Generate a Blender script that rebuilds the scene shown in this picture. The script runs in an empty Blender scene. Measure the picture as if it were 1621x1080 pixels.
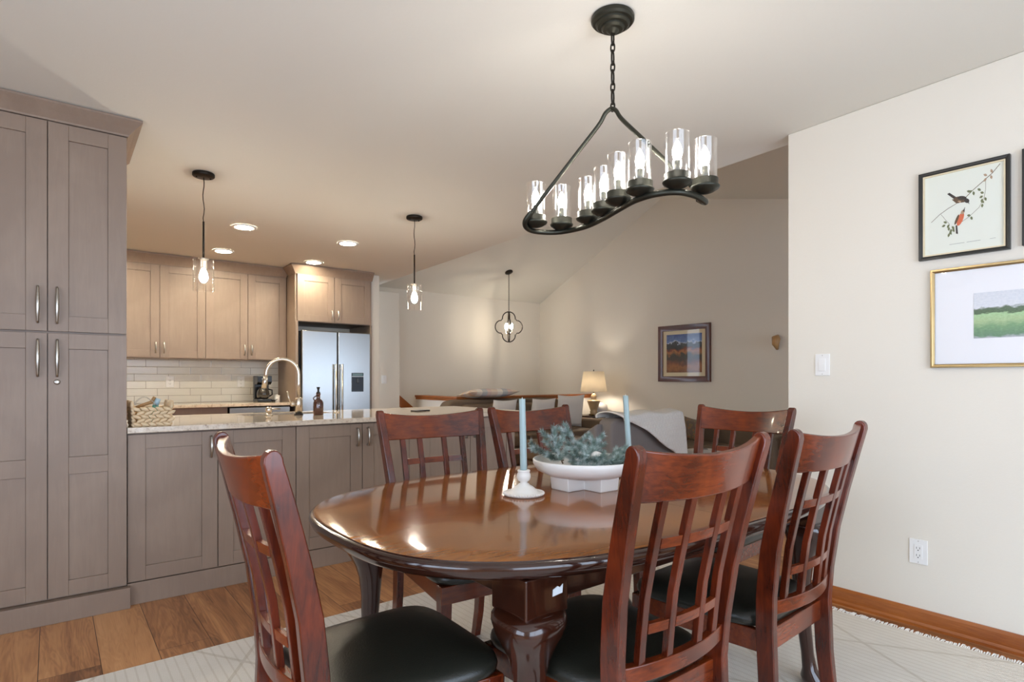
import bpy, math, random
from mathutils import Vector, Matrix
random.seed(7)
S = bpy.context.scene
C = S.collection
PI = math.pi

# ------------------------------------------------------------------ materials
def lin(c):
    return tuple(((v/255)/12.92 if v/255 <= .04045 else ((v/255+.055)/1.055)**2.4) for v in c)+(1.0,)

class NT:
    def __init__(s, name):
        s.m = bpy.data.materials.new(name); s.m.use_nodes = True
        s.t = s.m.node_tree; s.t.nodes.clear()
        s.out = s.t.nodes.new('ShaderNodeOutputMaterial')
    def n(s, typ, **kw):
        nd = s.t.nodes.new(typ)
        ins = kw.pop('ins', {})
        for k, v in kw.items(): setattr(nd, k, v)
        for k, v in ins.items():
            if hasattr(v, 'is_output') or isinstance(v, bpy.types.NodeSocket): s.t.links.new(v, nd.inputs[k])
            else: nd.inputs[k].default_value = v
        return nd
    def l(s, a, b): s.t.links.new(a, b)
    def math(s, op, a, b=None, c=None):
        nd = s.t.nodes.new('ShaderNodeMath'); nd.operation = op
        for i, v in enumerate((a, b, c)):
            if v is None: continue
            if isinstance(v, bpy.types.NodeSocket): s.t.links.new(v, nd.inputs[i])
            else: nd.inputs[i].default_value = v
        return nd.outputs[0]
    def mix(s, f, a, b, typ='MIX'):
        nd = s.t.nodes.new('ShaderNodeMix'); nd.data_type = 'RGBA'; nd.blend_type = typ
        for i, v in ((0, f), (6, a), (7, b)):
            if isinstance(v, bpy.types.NodeSocket): s.t.links.new(v, nd.inputs[i])
            else: nd.inputs[i].default_value = v
        return nd.outputs[2]
    def ramp(s, fac, stops, interp='LINEAR'):
        nd = s.t.nodes.new('ShaderNodeValToRGB'); cr = nd.color_ramp; cr.interpolation = interp
        while len(cr.elements) < len(stops): cr.elements.new(.5)
        for e, (p, c) in zip(cr.elements, stops): e.position = p; e.color = c
        s.l(fac, nd.inputs[0]); return nd.outputs[0]
    def coord(s, scale=(1, 1, 1), rot=(0, 0, 0), kind='Object', loc=(0, 0, 0)):
        tc = s.t.nodes.new('ShaderNodeTexCoord')
        mp = s.n('ShaderNodeMapping', ins={'Scale': scale, 'Rotation': rot, 'Location': loc})
        s.l(tc.outputs[kind], mp.inputs[0]); return mp.outputs[0]
    def noise(s, vec, scale, detail=4, rough=.5, dist=0):
        nd = s.n('ShaderNodeTexNoise', ins={'Scale': scale, 'Detail': detail, 'Roughness': rough, 'Distortion': dist})
        s.l(vec, nd.inputs['Vector']); return nd.outputs['Fac']
    def bsdf(s, **kw):
        nd = s.t.nodes.new('ShaderNodeBsdfPrincipled')
        for k, v in kw.items():
            k = k.replace('_', ' ')
            if isinstance(v, bpy.types.NodeSocket): s.l(v, nd.inputs[k])
            else: nd.inputs[k].default_value = v
        s.l(nd.outputs[0], s.out.inputs[0]); return nd
    def bump(s, h, strength=.2, dist=.01):
        nd = s.n('ShaderNodeBump', ins={'Strength': strength, 'Distance': dist}); s.l(h, nd.inputs['Height']); return nd.outputs[0]

def plain(name, rgb, rough=.5, metal=0., coat=0., vary=.06, bump=0., bscale=200, spec=.5):
    t = NT(name); v = t.coord()
    c = lin(rgb); f = t.noise(v, 6)
    d = tuple(x*(1-vary*2) for x in c[:3])+(1,)
    col = t.mix(f, d, c)
    b = t.bsdf(Base_Color=col, Roughness=rough, Metallic=metal, Coat_Weight=coat, Coat_Roughness=.08)
    b.inputs['Specular IOR Level'].default_value = spec
    if bump: t.l(t.bump(t.noise(v, bscale, 2), bump, .002), b.inputs['Normal'])
    return t.m

def wood(name, light, dark, rough=.35, coat=0., grain=(14, 14, 1.2), contrast=1., blotch=2.2, spec=.5, coat_rough=.06):
    t = NT(name)
    v = t.coord(scale=grain); v2 = t.coord()
    g = t.noise(v, 5, 6, .65, .6)
    b1 = t.noise(v2, blotch, 3, .6, .4)
    f = t.math('ADD', t.math('MULTIPLY', g, .55*contrast), t.math('MULTIPLY', b1, .6))
    mr = t.n('ShaderNodeMapRange', ins={0: f, 1: .38, 2: .78}); 
    col = t.mix(mr.outputs[0], lin(dark), lin(light))
    b = t.bsdf(Base_Color=col, Roughness=rough, Coat_Weight=coat, Coat_Roughness=coat_rough)
    b.inputs['Specular IOR Level'].default_value = spec
    t.l(t.bump(g, .06, .002), b.inputs['Normal'])
    return t.m

def emit(name, rgb, strength):
    t = NT(name); e = t.n('ShaderNodeEmission', ins={'Color': rgb+(1,), 'Strength': strength}); t.l(e.outputs[0], t.out.inputs[0]); return t.m

def thin_glass(name, tint=(1, 1, 1), refl=.10, rough=.02, edge=.5):
    t = NT(name)
    tr = t.n('ShaderNodeBsdfTransparent', ins={'Color': tint+(1,)})
    gl = t.n('ShaderNodeBsdfGlossy', ins={'Color': (1, 1, 1, 1), 'Roughness': rough})
    lw = t.n('ShaderNodeLayerWeight', ins={'Blend': .35})
    f = t.math('ADD', t.math('MULTIPLY', t.math('POWER', lw.outputs['Facing'], 3.0), edge), refl)
    mx = t.n('ShaderNodeMixShader'); t.l(f, mx.inputs[0]); t.l(tr.outputs[0], mx.inputs[1]); t.l(gl.outputs[0], mx.inputs[2])
    t.l(mx.outputs[0], t.out.inputs[0]); return t.m

M = {}
def paint(name, rgb):
    t = NT(name); v = t.coord()
    n1 = t.noise(v, 90, 4, .6); 
    b = t.bsdf(Base_Color=lin(rgb), Roughness=.75)
    t.l(t.bump(n1, .14, .004), b.inputs['Normal']); return t.m
M['wall'] = paint('wall_paint', (226, 220, 208))
M['ceil'] = paint('ceiling_paint', (222, 220, 211))
M['white'] = plain('white_plastic', (238, 237, 235), .35, vary=.01)
M['slot'] = plain('dark_slot', (40, 38, 36), .6)
M['cab'] = wood('stained_maple', (168, 148, 130), (140, 121, 106), .42, grain=(9, 9, .9), contrast=.45, blotch=2.0)
M['trimw'] = wood('honey_oak_trim', (176, 104, 46), (130, 66, 24), .3, .3, grain=(20, 2, 20))
M['cherry'] = wood('cherry_lacquer', (124, 46, 16), (50, 15, 6), .26, .22, grain=(18, 18, 2.2), contrast=.7, blotch=5)
M['cherryx'] = wood('cherry_lacquer_crosswise', (150, 64, 20), (66, 22, 8), .26, .22, grain=(2.2, 18, 18), contrast=.7, blotch=5)
M['tabletop'] = wood('mahogany_top', (178, 106, 30), (98, 52, 14), .11, .3, grain=(1.6, 16, 16), contrast=.8, blotch=2.5, coat_rough=.035)
M['tableleg'] = wood('dark_mahogany', (54, 24, 13), (26, 10, 6), .16, .4, grain=(16, 16, 2))
M['leather'] = plain('black_leather', (38, 38, 32), .31, vary=.1, bump=.25, bscale=260)
M['steel'] = plain('satin_nickel', (190, 187, 180), .28, 1.)
M['nickel_warm'] = plain('brushed_nickel', (222, 212, 196), .26, 1.)
M['bronze'] = plain('oil_rubbed_bronze', (44, 38, 32), .42, .75)
M['iron'] = plain('weathered_iron', (62, 62, 54), .42, .8)
M['black'] = plain('black_plastic', (18, 18, 19), .25)
M['stainless'] = None
M['ceramic'] = plain('matte_ceramic', (236, 233, 228), .45, vary=.02)
M['candle'] = plain('blue_wax', (166, 188, 190), .5, vary=.02)
M['glass'] = thin_glass('clear_glass', (1, 1, 1), .08, .03, .85)
M['bulb'] = emit('lit_bulb', (1., .94, .855), 112)
M['bulbk'] = emit('lit_filament_bulb', (1., .91, .79), 290)
M['bulbl'] = emit('lit_lantern_bulb', (1., .87, .70), 115)
M['down'] = emit('lit_downlight', (1., .89, .68), 200)
M['sofa'] = plain('taupe_fabric', (112, 94, 76), .9, bump=.3, bscale=400)
M['chairf'] = plain('grey_fabric', (128, 122, 120), .9, bump=.3, bscale=400)
M['pillow'] = plain('white_knit', (226, 220, 212), .9, bump=.8, bscale=90)
M['paper'] = plain('print_paper', (226, 229, 218), .6, vary=.01)
M['mat'] = plain('mat_board', (236, 236, 240), .6, vary=.01)
M['cream'] = plain('cream_mat', (222, 208, 176), .6, vary=.01)
M['blackframe'] = plain('black_frame', (34, 33, 30), .35)
M['gold'] = plain('gold_frame', (184, 158, 112), .28, .9, vary=.1)
M['brownframe'] = wood('walnut_frame', (104, 52, 30), (66, 30, 18), .3, .3)
M['amber'] = plain('amber_glass', (70, 26, 10), .08, 0, 1., spec=.8)
M['dark_table'] = wood('espresso_wood', (62, 44, 34), (38, 26, 20), .3)
M['shade'] = None
M['lampbase'] = plain('glazed_tan_ceramic', (176, 150, 112), .3, vary=.15)
M['oak'] = wood('light_oak', (190, 152, 104), (160, 120, 74), .4)
M['pane'] = thin_glass('picture_glass', (1, 1, 1), .012, .03, .15)

def stainless():
    t = NT('stainless_steel'); v = t.coord(scale=(400, 1, 1)); v = t.coord(scale=(1, 1, 160))
    g = t.noise(v, 3, 3)
    b = t.bsdf(Base_Color=lin((172, 174, 174)), Metallic=1., Roughness=.27)
    t.l(t.bump(g, .03, .001), b.inputs['Normal']); return t.m
M['stainless'] = stainless()

def shade():
    t = NT('linen_lampshade'); v = t.coord(scale=(1, 1, 1))
    w = t.noise(v, 160, 2)
    col = t.mix(w, lin((244, 236, 220)), lin((232, 222, 202)))
    d = t.n('ShaderNodeBsdfDiffuse', ins={'Color': col}); tl = t.n('ShaderNodeBsdfTranslucent', ins={'Color': col})
    mx = t.n('ShaderNodeMixShader', ins={0: .45}); t.l(d.outputs[0], mx.inputs[1]); t.l(tl.outputs[0], mx.inputs[2])
    t.l(mx.outputs[0], t.out.inputs[0]); return t.m
M['shade'] = shade()

def floor_mat():
    t = NT('hickory_planks')
    v = t.coord(rot=(0, 0, PI/2), loc=(0, .042, 0))   # rows run along world Y
    def brick(c1, c2, mortar):
        nd = t.n('ShaderNodeTexBrick', offset=.37, squash=1.)
        nd.inputs['Color1'].default_value = c1; nd.inputs['Color2'].default_value = c2; nd.inputs['Mortar'].default_value = mortar
        nd.inputs['Scale'].default_value = 1; nd.inputs['Mortar Size'].default_value = .0014; nd.inputs['Mortar Smooth'].default_value = .2
        nd.inputs['Brick Width'].default_value = 1.22; nd.inputs['Row Height'].default_value = .2; nd.inputs['Bias'].default_value = 0
        t.l(v, nd.inputs['Vector']); return nd
    b = brick((0, 0, 0, 1), (1, 1, 1, 1), (0, 0, 0, 1))
    rnd = b.outputs['Color']; gap = b.outputs['Fac']
    off = t.n('ShaderNodeVectorMath', operation='SCALE'); t.l(rnd, off.inputs[0]); off.inputs['Scale'].default_value = 37
    vv = t.coord(scale=(9, .9, 1)); ad = t.n('ShaderNodeVectorMath', operation='ADD'); t.l(vv, ad.inputs[0]); t.l(off.outputs[0], ad.inputs[1])
    n0 = t.noise(ad.outputs[0], 1.1, 3, .5, 1.2)
    ring = t.math('SINE', t.math('MULTIPLY', n0, 70.))
    ring = t.math('ADD', t.math('MULTIPLY', ring, .5), .5)
    vf = t.coord(scale=(60, 2.5, 1)); ad2 = t.n('ShaderNodeVectorMath', operation='ADD'); t.l(vf, ad2.inputs[0]); t.l(off.outputs[0], ad2.inputs[1])
    fine = t.noise(ad2.outputs[0], 2, 5, .6)
    f = t.math('ADD', t.math('MULTIPLY', ring, .12), t.math('ADD', t.math('MULTIPLY', fine, .45), t.math('MULTIPLY', n0, .55)))
    kn = t.noise(ad.outputs[0], .55, 3, .6, .8)
    f = t.math('ADD', f, t.math('MULTIPLY', t.math('SUBTRACT', kn, .5), .9))
    sep = t.n('ShaderNodeSeparateColor'); t.l(rnd, sep.inputs[0])
    f = t.math('ADD', f, t.math('MULTIPLY', t.math('SUBTRACT', sep.outputs[0], .5), .34))
    col = t.ramp(f, [(.25, lin((112, 74, 48))), (.5, lin((164, 112, 72))), (.72, lin((196, 142, 94))), (1., lin((212, 160, 110)))])
    col = t.mix(gap, col, lin((60, 36, 22)))
    bs = t.bsdf(Base_Color=col, Roughness=.34)
    h = t.math('SUBTRACT', t.math('MULTIPLY', fine, .15), t.math('MULTIPLY', gap, 1.))
    t.l(t.bump(h, .25, .002), bs.inputs['Normal']); return t.m
M['floor'] = floor_mat()

def tile_mat():
    t = NT('glazed_tile')
    tc = t.n('ShaderNodeTexCoord'); sx = t.n('ShaderNodeSeparateXYZ'); t.l(tc.outputs['Object'], sx.inputs[0])
    zr = t.math('DIVIDE', t.math('SUBTRACT', sx.outputs[2], .917-.0), .0745)
    row = t.math('FLOOR', zr); fz = t.math('FRACT', zr)
    xr = t.math('ADD', t.math('DIVIDE', t.math('SUBTRACT', sx.outputs[0], .655), .302), t.math('DIVIDE', row, 3.))
    fx = t.math('FRACT', xr); ix = t.math('FLOOR', xr)
    ex = t.math('MULTIPLY', t.math('MINIMUM', fx, t.math('SUBTRACT', 1., fx)), .302)
    ez = t.math('MULTIPLY', t.math('MINIMUM', fz, t.math('SUBTRACT', 1., fz)), .0745)
    e = t.math('MINIMUM', ex, ez)
    g = t.math('LESS_THAN', e, .0017)
    cx = t.n('ShaderNodeCombineXYZ'); t.l(ix, cx.inputs[0]); t.l(row, cx.inputs[1])
    wn = t.n('ShaderNodeTexWhiteNoise'); t.l(cx.outputs[0], wn.inputs['Vector'])
    v = t.coord(scale=(3, 1, 14)); ad = t.n('ShaderNodeVectorMath', operation='ADD'); t.l(v, ad.inputs[0]); t.l(wn.outputs['Color'], ad.inputs[1])
    n = t.noise(ad.outputs[0], 3, 3, .5, 1.5)
    col = t.mix(t.math('MULTIPLY', wn.outputs['Value'], .7), lin((232, 228, 218)), lin((214, 210, 198)))
    col = t.mix(t.math('MULTIPLY', n, .35), col, lin((196, 196, 190)))
    col = t.mix(g, col, lin((140, 128, 112)))
    b = t.bsdf(Base_Color=col, Roughness=.18)
    sm = t.n('ShaderNodeMapRange', ins={0: e, 1: 0., 2: .006, 3: 0., 4: 1.})
    t.l(t.bump(t.math('ADD', sm.outputs[0], t.math('MULTIPLY', n, .6)), .35, .002), b.inputs['Normal']); return t.m
M['tile'] = tile_mat()

def granite():
    t = NT('cream_quartz'); v = t.coord()
    a = t.noise(v, 40, 6, .7); b2 = t.noise(v, 7, 4, .6, 1.)
    col = t.ramp(a, [(.34, lin((150, 128, 112))), (.45, lin((206, 192, 172))), (.6, lin((224, 212, 194))), (.8, lin((214, 200, 186)))])
    col = t.mix(t.math('MULTIPLY', b2, .3), col, lin((196, 172, 154)))
    t.bsdf(Base_Color=col, Roughness=.06); return t.m
M['granite'] = granite()

def rug_mat():
    t = NT('woven_cream_rug'); v = t.coord()
    sx = t.n('ShaderNodeSeparateXYZ'); t.l(v, sx.inputs[0])
    def lines(a, b_, period, w):
        s = t.math('ADD', t.math('MULTIPLY', sx.outputs[0], a), t.math('MULTIPLY', sx.outputs[1], b_))
        f = t.math('FRACT', t.math('DIVIDE', s, period)); f = t.math('ABSOLUTE', t.math('SUBTRACT', f, .5))
        return t.math('LESS_THAN', f, w)
    d = t.math('MAXIMUM', lines(1, .62, .62, .014), lines(1, -.62, .62, .014))
    fx = t.math('SINE', t.math('MULTIPLY', sx.outputs[0], 2*PI/.011)); fy = t.math('SINE', t.math('MULTIPLY', sx.outputs[1], 2*PI/.011))
    wv = t.math('MULTIPLY', fx, fy)
    rib = t.math('SINE', t.math('MULTIPLY', sx.outputs[0], 2*PI/.034))
    n = t.noise(v, 9, 4)
    col = t.mix(n, lin((222, 216, 206)), lin((236, 231, 222)))
    col = t.mix(t.math('MULTIPLY', t.math('GREATER_THAN', rib, .8), .25), col, lin((176, 162, 140)))
    col = t.mix(t.math('MULTIPLY', d, .4), col, lin((180, 168, 148)))
    col = t.mix(t.math('MULTIPLY', t.math('ADD', wv, 1.), .10), col, lin((160, 148, 128)))
    b = t.bsdf(Base_Color=col, Roughness=.95)
    h = t.math('ADD', t.math('MULTIPLY', wv, .5), t.math('MULTIPLY', d, -1.))
    t.l(t.bump(h, .5, .003), b.inputs['Normal']); return t.m
M['rug'] = rug_mat()
M['fringe'] = plain('cotton_fringe', (240, 237, 231), .95)

def banded(name, stops, axis=2, nscale=9, amp=.12, nstretch=(1, 1, 1)):
    """a painted landscape: colour bands up the picture broken by noise (generated coordinates of the painted sheet)"""
    t = NT(name); tc = t.n('ShaderNodeTexCoord'); sx = t.n('ShaderNodeSeparateXYZ'); t.l(tc.outputs['Generated'], sx.inputs[0])
    mp = t.n('ShaderNodeMapping', ins={'Scale': nstretch}); t.l(tc.outputs['Generated'], mp.inputs[0])
    n = t.noise(mp.outputs[0], nscale, 6, .62, .3)
    f = t.math('ADD', sx.outputs[axis], t.math('MULTIPLY', t.math('SUBTRACT', n, .5), amp))
    col = t.ramp(f, stops)
    n2 = t.noise(mp.outputs[0], nscale*3.1, 5, .7)
    col = t.mix(.35, col, t.ramp(n2, [(.3, (.02, .02, .02, 1)), (.7, (.9, .85, .8, 1))]), 'SOFT_LIGHT')
    t.bsdf(Base_Color=col, Roughness=.5); return t.m
M['mountain'] = banded('mountain_landscape_paint', [(0., lin((120, 74, 36))), (.14, lin((158, 100, 48))), (.25, lin((112, 64, 36))), (.33, lin((60, 42, 28))), (.45, lin((54, 50, 34))), (.55, lin((170, 108, 54))), (.60, lin((120, 52, 26))), (.64, lin((44, 46, 44))), (.77, lin((50, 54, 60))), (.785, lin((190, 200, 215))), (.82, lin((96, 124, 176))), (1., lin((60, 84, 140)))], nscale=7, amp=.42)
M['field'] = banded('green_field_paint', [(0., lin((176, 178, 186))), (.06, lin((104, 140, 112))), (.25, lin((120, 158, 118))), (.38, lin((168, 192, 146))), (.52, lin((166, 200, 154))), (.55, lin((84, 108, 78))), (.64, lin((92, 112, 90))), (.68, lin((214, 218, 226))), (1., lin((212, 216, 224)))], nscale=7, amp=.22, nstretch=(1, 1, 1.6))

def plaid():
    t = NT('plaid_fabric'); tc = t.n('ShaderNodeTexCoord'); sx = t.n('ShaderNodeSeparateXYZ'); t.l(tc.outputs['Generated'], sx.inputs[0])
    a = t.ramp(t.math('FRACT', t.math('MULTIPLY', sx.outputs[0], 2.4)), [(0, lin((226, 196, 170))), (.3, lin((236, 226, 212))), (.55, lin((160, 166, 172))), (.8, lin((214, 170, 158)))], 'CONSTANT')
    b = t.ramp(t.math('FRACT', t.math('MULTIPLY', sx.outputs[2], 2.2)), [(0, lin((230, 222, 206))), (.4, lin((206, 170, 130))), (.7, lin((190, 190, 196)))], 'CONSTANT')
    t.bsdf(Base_Color=t.mix(.45, a, b), Roughness=.9); return t.m
M['plaid'] = plaid()

def floral():
    t = NT('floral_fabric'); v = t.coord()
    vo = t.n('ShaderNodeTexVoronoi', ins={'Scale': 22}); t.l(v, vo.inputs['Vector'])
    col = t.ramp(vo.outputs['Distance'], [(0, lin((170, 70, 60))), (.35, lin((120, 110, 84))), (.6, lin((104, 90, 84)))])
    t.bsdf(Base_Color=col, Roughness=.9); return t.m
M['floral'] = floral()

def wicker():
    t = NT('woven_seagrass'); v = t.coord()
    n = t.noise(v, 60, 3)
    col = t.mix(n, lin((198, 166, 122)), lin((236, 220, 190)))
    t.bsdf(Base_Color=col, Roughness=.8); return t.m
M['wicker'] = wicker()

def knit():
    t = NT('cable_knit'); v = t.coord()
    sx = t.n('ShaderNodeSeparateXYZ'); t.l(v, sx.inputs[0])
    w = t.math('SINE', t.math('MULTIPLY', sx.outputs[0], 150.)); w2 = t.math('SINE', t.math('ADD', t.math('MULTIPLY', sx.outputs[2], 90.), t.math('MULTIPLY', w, 1.2)))
    b = t.bsdf(Base_Color=lin((232, 230, 226)), Roughness=.95)
    t.l(t.bump(t.math('MULTIPLY', w, w2), .6, .006), b.inputs['Normal']); return t.m
M['knit'] = knit()

def spruce():
    t = NT('blue_spruce_needles'); v = t.coord(); n = t.noise(v, 45, 3)
    col = t.ramp(n, [(.3, lin((84, 104, 90))), (.5, lin((132, 152, 146))), (.7, lin((204, 214, 214)))])
    t.bsdf(Base_Color=col, Roughness=.6); return t.m
M['needle'] = spruce()
M['twig'] = plain('twig_bark', (104, 84, 62), .8)

# ------------------------------------------------------------------ mesh builder
class MB:
    def __init__(s): s.v = []; s.f = []; s.mi = []; s.k = 0
    def add(s, vs, fs):
        b = len(s.v); s.v += [tuple(v) for v in vs]; s.f += [tuple(b+i for i in f) for f in fs]; s.mi += [s.k]*len(fs); return s
    def mat(s, k): s.k = k; return s
    def box(s, x0, x1, y0, y1, z0, z1):
        return s.add([(x0, y0, z0), (x1, y0, z0), (x1, y1, z0), (x0, y1, z0), (x0, y0, z1), (x1, y0, z1), (x1, y1, z1), (x0, y1, z1)],
                     [(0, 3, 2, 1), (4, 5, 6, 7), (0, 1, 5, 4), (1, 2, 6, 5), (2, 3, 7, 6), (3, 0, 4, 7)])
    def prism(s, pts, axis, a, b):
        """closed polygon extruded along an axis; pts are the two other coordinates in xyz order"""
        def mk(p, w):
            return {'x': (w, p[0], p[1]), 'y': (p[0], w, p[1]), 'z': (p[0], p[1], w)}[axis]
        n = len(pts)
        area = sum(pts[i][0]*pts[(i+1) % n][1]-pts[(i+1) % n][0]*pts[i][1] for i in range(n))
        P = list(pts) if area > 0 else list(pts)[::-1]
        if axis == 'y': P = P[::-1]
        lo, hi = min(a, b), max(a, b)
        vs = [mk(p, lo) for p in P]+[mk(p, hi) for p in P]
        fs = [tuple(range(n))[::-1], tuple(range(n, 2*n))]+[(i, (i+1) % n, n+(i+1) % n, n+i) for i in range(n)]
        return s.add(vs, fs)
    def lathe(s, prof, n=32, c=(0, 0, 0), cap=True):
        vs = []; fs = []
        for r, z in prof:
            for i in range(n):
                a = 2*PI*i/n; vs.append((c[0]+r*math.cos(a), c[1]+r*math.sin(a), c[2]+z))
        m = len(prof)
        for j in range(m-1):
            for i in range(n):
                fs.append((j*n+i, j*n+(i+1) % n, (j+1)*n+(i+1) % n, (j+1)*n+i))
        if cap:
            fs.append(tuple(range(n))[::-1]); fs.append(tuple((m-1)*n+i for i in range(n)))
        return s.add(vs, fs)
    def tube(s, pts, r, n=10, closed=False, cap=True, up=None):
        P = [Vector(p) for p in pts]; m = len(P)
        R = r if isinstance(r, (list, tuple)) else [r]*m
        T = []
        for i in range(m):
            a = P[(i-1) % m] if (closed or i > 0) else P[i]; b = P[(i+1) % m] if (closed or i < m-1) else P[i]
            T.append((b-a).normalized())
        u = Vector(up) if up else (Vector((0, 0, 1)) if abs(T[0].z) < .9 else Vector((1, 0, 0)))
        u = (u-T[0]*u.dot(T[0])).normalized(); vs = []; fs = []
        for i in range(m):
            u = (u-T[i]*u.dot(T[i])).normalized(); w = T[i].cross(u)
            for k in range(n):
                a = 2*PI*k/n; vs.append(P[i]+(u*math.cos(a)+w*math.sin(a))*R[i])
        for i in range(m if closed else m-1):
            j = (i+1) % m
            for k in range(n): fs.append((i*n+k, i*n+(k+1) % n, j*n+(k+1) % n, j*n+k))
        if not closed and cap: fs.append(tuple(range(n))[::-1]); fs.append(tuple((m-1)*n+k for k in range(n)))
        return s.add(vs, fs)
    def loft(s, rings, cap=True):
        n = len(rings[0]); vs = [p for r in rings for p in r]; fs = []
        for j in range(len(rings)-1):
            for i in range(n): fs.append((j*n+i, j*n+(i+1) % n, (j+1)*n+(i+1) % n, (j+1)*n+i))
        if cap: fs.append(tuple(range(n))[::-1]); fs.append(tuple((len(rings)-1)*n+i for i in range(n)))
        return s.add(vs, fs)
    def grid(s, fn, nu, nv):
        vs = [fn(i/nu, j/nv) for j in range(nv+1) for i in range(nu+1)]
        fs = [(j*(nu+1)+i, j*(nu+1)+i+1, (j+1)*(nu+1)+i+1, (j+1)*(nu+1)+i) for j in range(nv) for i in range(nu)]
        return s.add(vs, fs)

def put(name, mb, mat, parent=None, bevel=0, seg=2, smooth=False, sub=0, solid=0, loc=None, rotz=0, label=None, fix=True):
    me = bpy.data.meshes.new(name); me.from_pydata(mb.v, [], mb.f)
    mats = mat if isinstance(mat, (list, tuple)) else [mat]
    for m in mats: me.materials.append(m)
    if len(mats) > 1: me.polygons.foreach_set('material_index', mb.mi)
    me.validate(); me.update()
    if fix:
        import bmesh
        bm = bmesh.new(); bm.from_mesh(me); bmesh.ops.recalc_face_normals(bm, faces=bm.faces[:]); bm.to_mesh(me); bm.free()
    if smooth: me.polygons.foreach_set('use_smooth', [True]*len(me.polygons))
    o = bpy.data.objects.new(name, me); C.objects.link(o)
    if parent: o.parent = parent
    if loc: o.location = loc
    if rotz: o.rotation_euler.z = rotz
    if solid: md = o.modifiers.new('t', 'SOLIDIFY'); md.thickness = solid; md.offset = -1
    if bevel: md = o.modifiers.new('b', 'BEVEL'); md.width = bevel; md.segments = seg; md.limit_method = 'ANGLE'; md.angle_limit = .6
    if bevel and not smooth:
        me.polygons.foreach_set('use_smooth', [True]*len(me.polygons)); md.harden_normals = True
    if sub: md = o.modifiers.new('s', 'SUBSURF'); md.levels = sub; md.render_levels = sub
    if label: o['label'] = label
    return o

def smooth_by_angle(o, ang=.6):
    me = o.data
    me.polygons.foreach_set('use_smooth', [True]*len(me.polygons))
    me.set_sharp_from_angle(angle=ang); return o

def thing(name, label, cat, loc=(0, 0, 0), rotz=0, group=None):
    o = bpy.data.objects.new(name, None); C.objects.link(o); o.empty_display_size = .1
    o.location = loc; o.rotation_euler = (0, 0, rotz); o['label'] = label; o['category'] = cat
    if group: o['group'] = group
    return o
def tag(o, label, cat, group=None):
    o['label'] = label; o['category'] = cat
    if group: o['group'] = group
    return o
def struct(name, mb, mat, **k):
    o = put(name, mb, mat, **k); o['kind'] = 'structure'; return o
def copy_tree(o, parent=None):
    c = o.copy(); C.objects.link(c)
    if parent: c.parent = parent
    for ch in list(o.children): copy_tree(ch, c)
    return c
def dup(o, loc, rotz, label, group=None):
    c = copy_tree(o); c.location = loc; c.rotation_euler.z = rotz; c['label'] = label
    if group: c['group'] = group
    return c

# ------------------------------------------------------------------ camera
H = 1.159; F = 923.0
yaw = math.radians(51.7)
cam = bpy.data.objects.new('camera', bpy.data.cameras.new('camera')); C.objects.link(cam)
cam.location = (0, 0, H); cam.rotation_euler = (PI/2, 0, yaw-PI/2)
cam.data.sensor_width = 36; cam.data.lens = F/1621*36; cam.data.shift_y = 61/1621; cam.data.clip_start = .02
S.camera = cam

# ------------------------------------------------------------------ room shell
XR = 3.205; XE = 3.34; XL = 6.85; YB = -1.8; YW = 7.0; YS = 7.87; X0 = -1.9
def zc(y): return 2.555-.0235*y
def vault(y): return 2.51+.47*(YS-y) if y > 5.23 else 3.75-.245*(5.23-y)
struct('floor', MB().box(X0-.1, XL+.1, YB-.1, YS+.1, -.1, 0), M['floor'])
struct('ceiling', MB().prism([(YB-.1, zc(YB-.1)), (YS+.1, zc(YS+.1)), (YS+.1, zc(YS+.1)+.1), (YB-.1, zc(YB-.1)+.1)], 'x', X0-.1, XE), M['ceil'])
struct('ceiling_vault', MB().prism([(YB-.1, vault(YB-.1)), (5.23, 3.75), (YS+.1, vault(YS+.1)), (YS+.1, vault(YS+.1)+.1), (5.23, 3.86), (YB-.1, vault(YB-.1)+.1)], 'x', XE-.1, XL+.1), M['ceil'])
struct('wall_right', MB().prism([(YB, 0), (1.59, 0), (1.59, zc(1.59)), (YB, zc(YB))], 'x', XR, XE), M['wall'], bevel=.006)
struct('wall_bulkhead', MB().prism([(.72, zc(.72)+.1), (YS, zc(YS)+.1), (YS, vault(YS)+.02), (5.23, 3.77), (.72, vault(.72)+.02)], 'x', XE-.1, XE), M['wall'])
struct('wall_living', MB().prism([(YB, 0), (YS, 0), (YS, vault(YS)), (5.23, 3.75), (YB, vault(YB))], 'x', XL, XL+.1), M['wall'])
struct('wall_stair', MB().box(XE-.4, XL+.1, YS, YS+.1, 0, 2.6), M['wall'])
struct('wall_kitchen', MB().box(X0, 3.08, YW, YW+.1, 0, zc(YW)), M['wall'])
struct('wall_pillar', MB().prism([(6.47, 0), (YW+.1, 0), (YW+.1, zc(YW+.1)), (6.47, zc(6.47))], 'x', 2.965, 3.085), M['wall'], bevel=.006)
struct('wall_hall', MB().box(3.0, 3.86, 7.45, YS, 0, 2.385), M['wall'], bevel=.006)
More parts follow.
